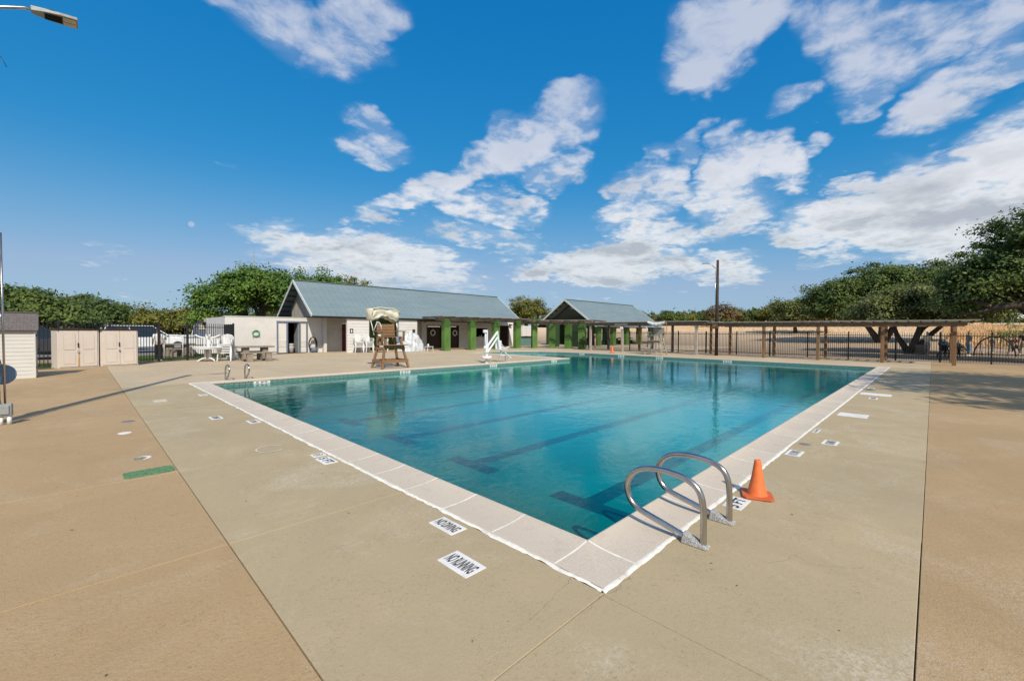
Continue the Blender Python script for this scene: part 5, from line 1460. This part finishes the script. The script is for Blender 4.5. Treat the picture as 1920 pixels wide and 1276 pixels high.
# water tank: pale low bin behind the gate
t = thing('dumpster', 'pale grey metal bin standing on the grass between the gate and the pump house', 'bin', (5.35, 32.3, 0), R(8))
MB().box((0, 0, .55), (1.7, .9, 1.0)).build('body', 'white_metal', t, bevel=.02)
MB().box((0, -.46, .62), (1.72, .03, .05)).build('rib', 'grey_box', t); MB().box((0, 0, 1.075), (1.76, .96, .05)).build('lid', 'grey_box', t, bevel=.01)
tag(MB().tube([(3.95, 29.3, 0), (3.95, 29.3, 1.15), (3.8, 29.3, 1.22), (3.3, 29.2, 1.24), (3.15, 29.2, 1.15), (3.15, 29.2, 0)], .03, 8).build('bike_rack', 'white_metal'), 'white bent pipe hoop on the grass behind the gate', 'pipe hoop')
# parking lot and grass strip
pk = MB().add([(-30, 33.5, -.055), (12, 33.5, -.055), (12, 58, -.055), (-30, 58, -.055)], [(0, 1, 2, 3)]).build('parking_lot', 'asphalt'); pk['kind'] = 'structure'

def leaf_cloud(pts, nor, size, name, mat, parent=None, seed=1, aspect=.55):
    """one small folded leaf-like face pair at each point"""
    r_ = np.random.default_rng(seed); n_ = len(pts)
    a = r_.normal(size=(n_, 3)); a -= nor * (a * nor).sum(1, keepdims=True) * .6; a /= np.linalg.norm(a, axis=1, keepdims=True) + 1e-9
    b = np.cross(nor, a); b /= np.linalg.norm(b, axis=1, keepdims=True) + 1e-9
    s = (size * r_.uniform(.6, 1.4, n_))[:, None]
    v = np.empty((n_, 4, 3)); v[:, 0] = pts - a * s; v[:, 1] = pts + b * s * aspect; v[:, 2] = pts + a * s; v[:, 3] = pts - b * s * aspect
    me = bpy.data.meshes.new(name)
    me.vertices.add(n_ * 4); me.vertices.foreach_set('co', v.ravel())
    me.loops.add(n_ * 4); me.polygons.add(n_)
    me.loops.foreach_set('vertex_index', np.arange(n_ * 4, dtype=np.int32))
    me.polygons.foreach_set('loop_start', np.arange(0, n_ * 4, 4, dtype=np.int32))
    me.polygons.foreach_set('loop_total', np.full(n_, 4, dtype=np.int32))
    me.materials.append(MT[mat]); me.update(calc_edges=True)
    o = bpy.data.objects.new(name, me); col.objects.link(o)
    if parent: o.parent = parent
    return o
def blades(name, n_, xy, hgt, w, mat, zf, seed=3):
    r_ = np.random.default_rng(seed)
    P = np.array([xy(r_) for _ in range(n_)]); z = np.array([zf(x, y) for x, y in P])
    base_ = np.c_[P, z]; a = r_.uniform(0, 2 * PI, n_); hh = hgt * r_.uniform(.5, 1.3, n_)
    t_ = np.c_[np.cos(a), np.sin(a), np.zeros(n_)] * w; lean = r_.normal(size=(n_, 3)) * .22; lean[:, 2] = 1
    v = np.empty((n_, 3, 3)); v[:, 0] = base_ - t_; v[:, 1] = base_ + t_; v[:, 2] = base_ + lean * hh[:, None]
    me = bpy.data.meshes.new(name); me.vertices.add(n_ * 3); me.vertices.foreach_set('co', v.ravel())
    me.loops.add(n_ * 3); me.polygons.add(n_)
    me.loops.foreach_set('vertex_index', np.arange(n_ * 3, dtype=np.int32))
    me.polygons.foreach_set('loop_start', np.arange(0, n_ * 3, 3, dtype=np.int32)); me.polygons.foreach_set('loop_total', np.full(n_, 3, dtype=np.int32))
    me.materials.append(MT[mat]); me.update(calc_edges=True)
    o = bpy.data.objects.new(name, me); col.objects.link(o); o['kind'] = 'stuff'
    return o
blades('grass', 26000, lambda r_: (lambda u, w_: (-6 + 13 * u, 22.6 + 6.3 * u + .4 + w_ * (6 if u > .4 else 3)))(r_.uniform(), r_.uniform() ** 1.4), .09, .014, 'grass', lambda x, y: -.06)
blades('tall_dry_grass', 22000, lambda r_: (r_.uniform(58, 84), r_.uniform(-16, -1)), .5, .05, 'straw', ground_h, 5)
blades('dry_grass', 16000, lambda r_: (r_.uniform(74, 104), r_.uniform(-6, 50)), .16, .05, 'straw', ground_h, 6)
# rubble ridge on the far side of the field
rb = MB()
r2 = random.Random(5)
for k in range(420):
    u = r2.random(); x = 86 + r2.uniform(0, 7); y = 4 + 30 * u; s_ = r2.uniform(.25, .8); c_ = Vector((x, y, ground_h(x, y) + s_ * .25))
    pts = [c_ + Vector(d).normalized() * s_ * r2.uniform(.6, 1.1) for d in ((1, 0, 0), (0, 1, .1), (-1, 0, 0), (0, -1, .1), (0, 0, .8), (0, 0, -.6))]
    rb.add(pts, [(0, 1, 4), (1, 2, 4), (2, 3, 4), (3, 0, 4), (1, 0, 5), (2, 1, 5), (3, 2, 5), (0, 3, 5)])
rb.build('rubble', 'stone', stuff=True)
# ---------------------------------------------------------------- trees
def crown(ells, clumps, per, leaf, cr, seed, mat, parent, shell=.55, low=-.25, flat=.6, name='crown'):
    r_ = np.random.default_rng(seed)
    vol = np.array([(e[3] * e[4] * e[5]) ** .7 for e in ells]); vol /= vol.sum()
    pick = r_.choice(len(ells), clumps, p=vol)
    E = np.array(ells)[pick]
    d = r_.normal(size=(clumps, 3)); d /= np.linalg.norm(d, axis=1, keepdims=True)
    d[:, 2] = np.where(d[:, 2] < low, -d[:, 2] * r_.uniform(0, 1, clumps), d[:, 2])
    rad = r_.uniform(shell ** 2, 1.08, clumps) ** .5; rad = np.where(r_.uniform(size=clumps) < .09, rad * r_.uniform(1.05, 1.28, clumps), rad)
    C = E[:, :3] + d * E[:, 3:6] * rad[:, None]
    N = per * clumps
    idx = np.repeat(np.arange(clumps), per)
    sz = cr * r_.uniform(.55, 1.35, clumps)
    off_ = r_.normal(size=(N, 3)) * .44; off_[:, 2] *= flat
    P = C[idx] + off_ * sz[idx][:, None]
    nor = off_ * 1.0 + d[idx] * .55 + np.array([0, 0, .9]) + r_.normal(size=(N, 3)) * .55
    nor /= np.linalg.norm(nor, axis=1, keepdims=True)
    leaf_cloud(P, nor, leaf, name, mat, parent, seed)
    return C
LK, LN = .70, 1.9
def tree(label, base_, ells, clumps, per, leaf, cr, seed, mat, group=None, stems=1, trunk_r=.25, name='oak_tree', cat='tree', shell=.5, low=-.25, flat=.6, fork=.35):
    bx_, by_, bz_ = base_
    t = thing(name, label, cat, base_, 0, group)
    ell = [(e[0], e[1], e[2], e[3], e[4], e[5]) for e in ells]
    C = crown(ell, int(clumps * .74), int(per * LN / .8), leaf * LK, cr, seed, mat, t, shell, low, flat)
    r1 = random.Random(seed)
    ch = min(e[2] - e[5] * .5 for e in ell)
    for s_ in range(stems):
        m_ = MB(); e = ell[s_ % len(ell)]
        sx_ = 0 if stems == 1 else (s_ - (stems - 1) / 2) * trunk_r * 1.6
        p0 = Vector((sx_, r1.uniform(-.1, .1), -.15)); tgt = Vector((e[0], e[1], e[2] + e[5] * .3))
        p1 = p0.lerp(tgt, fork) + Vector((sx_ * .6, r1.uniform(-.3, .3), .1)); p1.z = max(p1.z, ch * .55)
        p2 = p0.lerp(tgt, .7) + Vector((r1.uniform(-.3, .3), r1.uniform(-.3, .3), 0))
        m_.tube([p0, p0.lerp(p1, .5) + Vector((r1.uniform(-.1, .1), 0, 0)), p1, p2, tgt], [trunk_r * 1.25, trunk_r, trunk_r * .8, trunk_r * .45, trunk_r * .15], 9)
        near = sorted(range(len(C)), key=lambda i: (Vector(C[i]) - tgt).length)[:max(26, len(C) // (3 * stems))]
        for i in r1.sample(near, min(len(near), 11)):
            c_ = Vector(C[i]); st_ = p1.lerp(p2, r1.uniform(0, 1)); mid = st_.lerp(c_, .5) + Vector((0, 0, r1.uniform(.0, .5)))
            m_.tube([st_, mid, c_], [trunk_r * .38, trunk_r * .22, trunk_r * .06], 6)
        m_.build('trunk', 'bark', t)
    return t
G_ = ground_h
# oaks behind the bathhouse
tree('large bright green oak rising behind the white wall left of the bathhouse roof', (13.5, 50, -.1), [(0, 0, 5.1, 4.4, 4, 2.7), (-3.0, 1, 4.2, 3.2, 3, 2.4), (3.6, 0, 4.4, 3.6, 3.2, 2.6), (-1.0, -1, 6.1, 2.6, 3, 1.7), (-4.6, 0, 2.5, 1.8, 2.4, 1.3)], 420, 62, .21, 1.25, 11, 'leaf_bright', stems=2, trunk_r=.35)
tree('yellow-green oak standing behind the left end of the bathhouse ridge', (22.3, 58, -.1), [(0, 0, 6.4, 4.2, 4, 3.1), (3.2, -1, 5.0, 3.2, 3, 2.6), (-3, 0, 5.2, 3, 3, 2.5)], 230, 52, .24, 1.3, 12, 'leaf_bright', trunk_r=.35)
tree('sparse olive tree top peeking over the middle of the bathhouse ridge', (26.8, 56, -.1), [(0, 0, 6.6, 2.6, 2, 2.3), (-2.4, 0, 5.9, 1.6, 1.6, 1.8)], 90, 42, .22, 1.0, 13, 'leaf_olive', trunk_r=.25, shell=.3)
tree('round olive-brown tree standing between the bathhouse and the pavilion roofs', (44.2, 40.8, -.1), [(0, 0, 4.3, 2.6, 2.6, 2.3), (-1.2, 1.2, 3.6, 1.8, 1.8, 1.7), (1.2, -1.2, 3.7, 1.8, 1.8, 1.7)], 150, 52, .15, .8, 14, 'leaf_olive', trunk_r=.22, shell=.4)
# live oaks on the left
tree('wide dark live oak with a feathery top behind the small shed', (-2.6, 39.5, -.1), [(-.3, 0, 2.7, 2.6, 3, 1.15), (-3.0, 0, 2.5, 2.6, 2.6, 1.1), (.0, -.3, 3.5, 1.1, 1.3, .55), (1.9, 0, 2.2, 2.0, 2.2, 1.0)], 330, 60, .15, .95, 21, 'leaf_oak', stems=2, trunk_r=.24, low=-.45, flat=.4)
tree('dark live oak spreading above the beige storage cabinets', (.3, 42.5, -.1), [(0, 0, 2.7, 1.9, 2.2, 1.1), (.7, .5, 2.9, 1.2, 1.4, .65), (-1.5, 0, 2.5, 1.7, 1.9, .9)], 240, 60, .15, .9, 22, 'leaf_oak', stems=2, trunk_r=.2, low=-.45, flat=.4)
# line of olive trees beyond the parking lot
r1 = random.Random(31)
for i in range(15):
    a = R(-4 + 27 * (i + .5) / 15); D = r1.uniform(74, 88); x, y = D * math.sin(a), D * math.cos(a)
    s_ = r1.uniform(.66, 1.02) * D / 86
    tree('tree in the long even row of olive-yellow trees beyond the parking lot', (x, y, -.1), [(0, 0, 3.1 * s_, 3.3, 3.0, 2.5 * s_), (1.5 * (-1) ** i, 0, 2.4 * s_, 2.8, 2.6, 2.0 * s_)], 95, 42, .30, 1.35, 40 + i, ['leaf_olive', 'leaf_olive', 'leaf_grey'][i % 3], group='olive-yellow trees beyond the parking lot', name='roadside_tree', trunk_r=.2)
# right: field edge trees
lst = [(52, 98, 3.0), (54.5, 110, 3.6), (57, 104, 2.8), (59.0, 96, 4.9), (61.2, 100, 4.6), (63.5, 108, 3.6), (65.6, 104, 4.3), (67.5, 112, 3.8), (69.8, 104, 3.6), (71.4, 96, 5.2), (73.2, 104, 4.4), (75.2, 100, 3.6), (76.8, 96, 4.7), (78.4, 92, 3.9), (80.0, 88, 4.2)]
for i, (a, D, h_) in enumerate(lst):
    x, y = D * math.sin(R(a)), D * math.cos(R(a)); D *= 1
    h_ *= .82
    tree('tree in the scrubby treeline on the far side of the dry field', (x, y, G_(x, y)), [(0, 0, h_ * .55, h_ * .62, h_ * .62, h_ * .45), (h_ * .3, -h_ * .3, h_ * .4, h_ * .55, h_ * .55, h_ * .38)], 70, 40, .26, h_ * .27, 70 + i, ['leaf_grey', 'leaf_oak', 'leaf_olive', 'leaf_oak', 'leaf_brown'][i % 5], group='treeline trees across the dry field', name='field_tree', trunk_r=.16)
# distant woods closing the horizon
r_ = np.random.default_rng(9)
ells = []
for i in range(120):
    a = R(-14 + 128 * i / 119 + r1.uniform(-.4, .4)); D = r1.uniform(125, 165)
    x, y = D * math.sin(a), D * math.cos(a); h_ = r1.uniform(2.0, 3.2); ells.append((x, y, G_(x, y) + h_ * .5, 6.0, 6.0, h_))
C = crown(ells, 2600, 16, .55, 1.6, 91, 'leaf_oak', None, .5, -.2, .6, 'distant_woods')
bpy.data.objects['distant_woods']['kind'] = 'stuff'
# big live oaks on the right
tree('broad dark live oak beyond the pergola, left of the paler feathery one', (60.5, 3.9, G_(60.5, 3.9)), [(0, .4, 6.0, 3.4, 3.6, 2.3), (-1.5, 3.8, 4.4, 3.0, 2.9, 2.3), (1, -3.6, 5.9, 3.4, 3.2, 2.3), (0, 1.2, 3.2, 3.0, 5.0, 1.6), (.5, -6, 5.2, 3, 3, 2.6)], 560, 66, .19, 1.2, 101, 'leaf_oak', stems=3, trunk_r=.3, low=-.5, flat=.45)
tree('low brownish oak at the left foot of the big live oaks on the right', (73, 14.3, G_(73, 14)), [(0, 0, 2.8, 3.0, 3.2, 2.1), (0, -3.2, 2.6, 2.6, 2.6, 2.0)], 150, 48, .24, 1.1, 102, 'leaf_grey', trunk_r=.25)
tree('pale feathery live oak with several leaning trunks behind the brown pergola', (47.2, 1.25, G_(47, .6)), [(0, -1.2, 4.1, 3.2, 3.6, 1.55), (-.5, 1.6, 3.4, 2.4, 2.4, 1.2), (-.6, -3.2, 4.0, 3, 2.8, 1.7), (0, -1.4, 3.0, 3.2, 4.2, .95)], 430, 66, .15, .95, 103, 'leaf_grey', stems=4, trunk_r=.22, low=-.5, flat=.4)
tree('tallest live oak reaching out of the frame at the right edge', (37.6, -5.4, -.05), [(0, 1.2, 6.2, 2.6, 2.9, 2.3), (-.4, 3.1, 5.2, 1.7, 1.7, 1.5), (0, 2.6, 3.8, 2.4, 2.8, 1.3), (-.3, .4, 7.4, 2.0, 1.9, 1.4), (0, -2.5, 6.0, 3.4, 3.6, 2.7), (0, 4.2, 3.3, 1.5, 1.4, .9), (-.6, 3.6, 4.3, 1.5, 1.5, 1.1)], 520, 72, .125, .85, 104, 'leaf_oak', stems=2, trunk_r=.34, low=-.5, flat=.45)
tree('live oak on the lawn right of the pool, shading the far corner of the deck', (15.0, -9.9, -.05), [(0, 0, 7.2, 4.4, 4.0, 2.2), (3.2, 1.0, 6.6, 2.8, 2.6, 1.8), (-3.4, .4, 6.4, 2.6, 2.4, 1.6)], 170, 36, .2, 1.1, 105, 'leaf_oak', stems=1, trunk_r=.4, low=-.3)
_r3 = [o for o in col.objects if o.get('label', '').startswith('tallest live oak')][0]
MB().tube([(0, 0, 1.9), (-1.2, .9, 2.8), (-1.6, 1.7, 3.2), (-1.6, 3.0, 3.05), (-1.6, 3.9, 3.5), (-1.7, 5.0, 3.85)], [.3, .24, .2, .17, .12, .05], 10).build('limb', 'bark', _r3)
MB().tube([(-1.6, 3.0, 3.05), (-1.7, 3.8, 2.75), (-1.7, 4.6, 2.7)], [.12, .08, .03], 8).build('limb', 'bark', _r3)
# shrubs at the foot of the right oaks
for i, (x, y, s_, mt, lab) in enumerate(((42.5, -1.2, .75, 'leaf_brown', 'bare twiggy bush with brown leaves right of the last pergola post'), (56, -5.0, 1.5, 'leaf_bright', 'pale green bush in the dry grass by the right oaks'), (57.5, -7.6, 1.3, 'leaf_grey', 'grey-green bush below the white tent roofs'), (40.8, 3.2, .0, '', ''))):
    if s_ == 0: continue
    tree(lab, (x, y, G_(x, y)), [(0, 0, .75 * s_, .9 * s_, .9 * s_, .65 * s_), (0, .6 * s_, .6 * s_, .6 * s_, .6 * s_, .5 * s_)], int(30 * s_), 12, .06 * (1 + s_ * .4), .35 * s_, 120 + i, mt, name='bush', cat='bush', trunk_r=.03, stems=3)
tree('dark potted shrub beside the last green arcade column', (30.25, 21.35, 0), [(0, 0, .55, .3, .3, .5)], 22, 26, .05, .2, 130, 'leaf_oak', name='shrub', cat='shrub', trunk_r=.02)
# radio mast
t = thing('radio_mast', 'thin lattice radio mast showing above the bright green oak', 'mast', (19.8, 78, 0))
mm = MB()
for s_ in (-1, 1): mm.tube([(s_ * .18, 0, 0), (s_ * .1, 0, 14.0)], .03, 4)
for k in range(28): mm.bar(((-1) ** k * .16, 0, .5 * k), (-(-1) ** k * .16, 0, .5 * k + .5), .02)
mm.build('lattice', 'grey_box', t); MB().tube([(0, 0, 14), (0, 0, 14.6)], .02, 4).build('antenna', 'grey_box', t)
# tent roofs in the distance
for i, (x, y, lab) in enumerate(((88, -6.2, 'white peaked tent roof showing above the bushes at the right'), (89, -8.0, 'grey-white peaked tent roof partly out of the frame at the right'))):
    t = thing('tent', lab, 'tent', (x, y, G_(x, y)), 0, 'white tents beyond the right bushes')
    MB().add([(-1.4, -1.4, 0), (1.4, -1.4, 0), (1.4, 1.4, 0), (-1.4, 1.4, 0), (0, 0, .75)], [(0, 1, 4), (1, 2, 4), (2, 3, 4), (3, 0, 4), (3, 2, 1, 0)]).build('tent_roof', 'white_plastic', t, loc=(0, 0, .9))
    for (a, b) in ((-1.3, -1.3), (1.3, -1.3), (1.3, 1.3), (-1.3, 1.3)): MB().bar((a, b, -.1), (a, b, .92), .06).build('pole', 'steel', t)

MT['straw_shirt'] = simple('pale_yellow_shirt', (0.82, 0.68, 0.42), 0.9)
# ---------------------------------------------------------------- people
def skin(name, verts, edges, mat, parent, root=0, sub=2):
    me = bpy.data.meshes.new(name); me.from_pydata([v[:3] for v in verts], edges, [])
    me.materials.append(MT[mat])
    o = bpy.data.objects.new(name, me); col.objects.link(o); o.parent = parent
    md = o.modifiers.new('skin', 'SKIN'); md.use_smooth_shade = True
    for i, v in enumerate(verts):
        r_ = v[3]; me.skin_vertices[0].data[i].radius = (r_, r_ * (v[4] if len(v) > 4 else 1))
        me.skin_vertices[0].data[i].use_root = i == root
    s_ = o.modifiers.new('sub', 'SUBSURF'); s_.levels = 1; s_.render_levels = sub if sub < 2 else 1
    return o
def person(label, loc, rz, h=1.65, pose='stand', top='white_plastic', legs='black', hair='hair', long_hair=False, sleeve=True, shorts=False, group=None, arms=((.05, .03), (-.05, .03))):
    """pose: offsets of feet and hands; faces local -y"""
    t = thing('person', label, 'person', loc, rz, group); k = h / 1.7; t.scale = (k, k, k)
    sp = {'stand': (.02, -.02), 'walk': (.30, -.32), 'squat': (0, 0)}[pose]
    fl, fr = sp
    V = [(0, 0, .95, .13, .8), (0, 0, 1.12, .115, .75), (0, .005, 1.32, .145, .72), (0, 0, 1.45, .07), (0, -.01, 1.53, .052), (0, -.015, 1.60, .078, 1.1), (0, -.015, 1.69, .066, 1.1)]
    E = [(0, 1), (1, 2), (2, 3), (3, 4), (4, 5), (5, 6)]
    for s_, fy, hd in ((-1, fl, arms[0]), (1, fr, arms[1])):
        b = len(V)
        V += [(s_ * .09, 0, .86, .088), (s_ * .10, fy * .45 - abs(fy) * .12, .49, .058), (s_ * .10, fy, .10, .038), (s_ * .11, fy - .12, .035, .034)]
        E += [(0, b), (b, b + 1), (b + 1, b + 2), (b + 2, b + 3)]
        b = len(V)
        V += [(s_ * .18, 0, 1.40, .055), (s_ * .22, .02 + hd[0] * .4, 1.14, .042), (s_ * .21, -.04 + hd[0], .92 + hd[1], .030), (s_ * .21, -.06 + hd[0] * 1.12, .84 + hd[1] * 1.1, .026)]
        E += [(2, b), (b, b + 1), (b + 1, b + 2), (b + 2, b + 3)]
    body = skin('body', V, E, 'skin', t)
    TV = [(0, 0, .93, .145, .85), (0, 0, 1.12, .135, .8), (0, .005, 1.31, .16, .76), (0, 0, 1.42, .10)]
    TE = [(0, 1), (1, 2), (2, 3)]
    for s_, hd in ((-1, arms[0]), (1, arms[1])):
        b = len(TV); TV += [(s_ * .185, 0, 1.385, .07), (s_ * .22, .02 + hd[0] * .4, 1.16, .056)]; TE += [(2, b), (b, b + 1)]
    skin('shirt', TV, TE, top, t)
    LV = [(0, 0, .93, .14, .82)]; LE = []
    for s_, fy in ((-1, fl), (1, fr)):
        b = len(LV); LV += [(s_ * .092, 0, .84, .10), (s_ * .10, fy * .45 - abs(fy) * .12, .50, .073)]; LE += [(0, b), (b, b + 1)]
        if not shorts: LV.append((s_ * .10, fy, .12, .06)); LE.append((b + 1, b + 2))
    skin('trousers' if not shorts else 'shorts', LV, LE, legs, t)
    HV = [(0, .01, 1.66, .088, 1.0), (0, .0, 1.73, .05)]; HE = [(0, 1)]
    if long_hair: HV += [(0, .07, 1.55, .07), (0, .11, 1.36, .075, .6), (0, .12, 1.2, .05, .6)]; HE += [(0, 2), (2, 3), (3, 4)]
    skin('hair', HV, HE, hair, t)
    for s_, fy in ((-1, fl), (1, fr)):
        MB().box((s_ * .11, fy - .06, .035), (.085, .25, .07)).build('shoe', 'plate' if not shorts else 'grit', t, bevel=.02)
        MB().lathe([(0, -.012), (.011, 0), (0, .012)], 6, (s_ * .03, -.088, 1.62)).build('eye', 'ink', t)
    MB().prism([(-.012, 1.585), (.012, 1.585), (0, 1.625)], -.112, -.085, 'y').build('nose', 'skin', t)
    return t
person('person in a pale top and dark trousers with long brown hair behind the iron gate', (2.75, 27.6, -.06), R(190), 1.62, 'stand', 'white_plastic', 'black', long_hair=True)
person('person in a tan top walking behind a black stroller', (41.0, .28, -.06), R(-8 + 90), 1.72, 'walk', 'straw_shirt', 'cab_dark', hair='tan_cloth', shorts=True, arms=((-.32, .22), (-.32, .22)))
person('person in pale blue-grey trousers standing by the iron fence beyond the pergola', (44.8, -1.85, -.06), R(-150), 1.78, 'stand', 'grey_box', 'marker' if False else 'blue_plastic', hair='black')
person('small child in a white shirt held close to the person in pale trousers', (44.4, -1.35, -.06), R(-150), 1.15, 'stand', 'white_plastic', 'black')
person('person in dark clothes walking at the right edge beyond the fence', (48.5, -4.75, .0), R(100), 1.75, 'walk', 'leaf_oak' if False else 'black', 'grey_box')
for i, (x, y, tp, lg, lab) in enumerate(((50, -2.75, 'plate', 'tan_cloth', 'child in a white shirt playing inside the black hoop, arms low'), (50.5, -3.35, 'blue_trim', 'worn_ink', 'child in dark blue reaching up inside the black hoop'), (51, -4.35, 'black', 'worn_ink', 'child in black standing just right of the thick fence post'), (51, -4.62, 'brown_door', 'black', 'child in dark red-brown near the right edge'))):
    person(lab, (x, y, ground_h(x, y)), R(60 * i), 1.25, 'walk' if i % 2 else 'stand', tp, lg, group='children beyond the fence')
# stroller
t = thing('stroller', 'black pushchair with big wheels behind the iron fence', 'stroller', (40.75, -.55, -.06), R(-98))
MB().tube([(0, -.55, 1.02), (0, -.45, .98), (0, .35, .25)], .03, 6).tube([(-.2, .45, .2), (-.2, -.35, .75), (-.2, -.6, 1.05), (.2, -.6, 1.05), (.2, -.35, .75), (.2, .45, .2)], .02, 6).tube([(-.24, -.5, .15), (-.1, 0, .5), (.0, .3, .6)], .02, 6).build('frame', 'black', t)
MB().prism([(-.25, .45), (.3, .4), (.35, .5), (-.05, .55), (-.3, .95), (-.38, .9)], -.2, .2, 'x').build('seat', 'black', t, bevel=.03)
MB().lathe([(.30, 0), (.27, .12), (.16, .22), (0, .26)], 14, (0, -.15, .85)).build('hood', 'grey_box', t)
for (x, y) in ((-.26, -.4), (.26, -.4), (0, .5)):
    w_ = MB().torus((x, y, .15), .13, .022, 18, 6, 'x').build('wheel', 'black', t)
    MB().tube([(x - .02, y, .15), (x + .02, y, .15)], .05, 8).build('hub', 'plate', w_)
# climbing hoop
t = thing('climbing_hoop', 'black half-round climbing hoop on the playground beyond the fence', 'play hoop', (46.0, -3.15, ground_h(46, -3)), R(92))
HP = [(1.0 * math.cos(a), 0, 1.4 * math.sin(a)) for a in [PI * k / 20 for k in range(21)]]
MB().tube(HP, .045, 8).build('hoop', 'black', t)
for k in (5, 8, 12, 15): MB().tube([HP[k], (HP[k][0] * .85, .0, 0)], .02, 6).build('bar', 'black', t)
MB().tube([(-1.6, 0, .12), (2.6, 0, .12)], .04, 6).build('ground_rail', 'black', t)
tag(MB().box((44.6, .55, .32), (.9, .8, .66)).build('utility_crate', 'dark_void', bevel=.03), 'black boxy crate at the foot of the leaning trunks behind the pergola', 'crate')
tag(MB().box((43.4, -1.0, .62), (.7, 1.0, .06)).bx(43.3, 43.5, -1.4, -1.3, 0, .6).bx(43.3, 43.5, -.7, -.6, 0, .6).build('park_bench', 'black', bevel=.02), 'dark low bench beyond the fence beside the last pergola post', 'bench')
# dead leaves and grit on the slabs
gm = MB(); r3 = random.Random(77)
for k in range(260):
    if r3.random() < .5: x, y = r3.uniform(.9, 2.1) if r3.random() < .4 else r3.uniform(-3, .7), r3.uniform(1.5, 13)
    else: x, y = r3.uniform(2.5, 16), r3.uniform(-3.5, 1.2)
    if x * x + y * y < 1.2: continue
    s_ = r3.uniform(.003, .009) * (1 + .1 * math.hypot(x, y)); a = r3.uniform(0, 6)
    gm.add([(x + s_ * math.cos(a), y + s_ * math.sin(a), .003), (x - s_ * .5 * math.sin(a), y + s_ * .5 * math.cos(a), .005), (x - s_ * math.cos(a), y - s_ * math.sin(a), .003), (x + s_ * .5 * math.sin(a), y - s_ * .5 * math.cos(a), .003)], [(0, 1, 2, 3)])
gm.build('leaf_litter', 'leaf_brown', stuff=True)
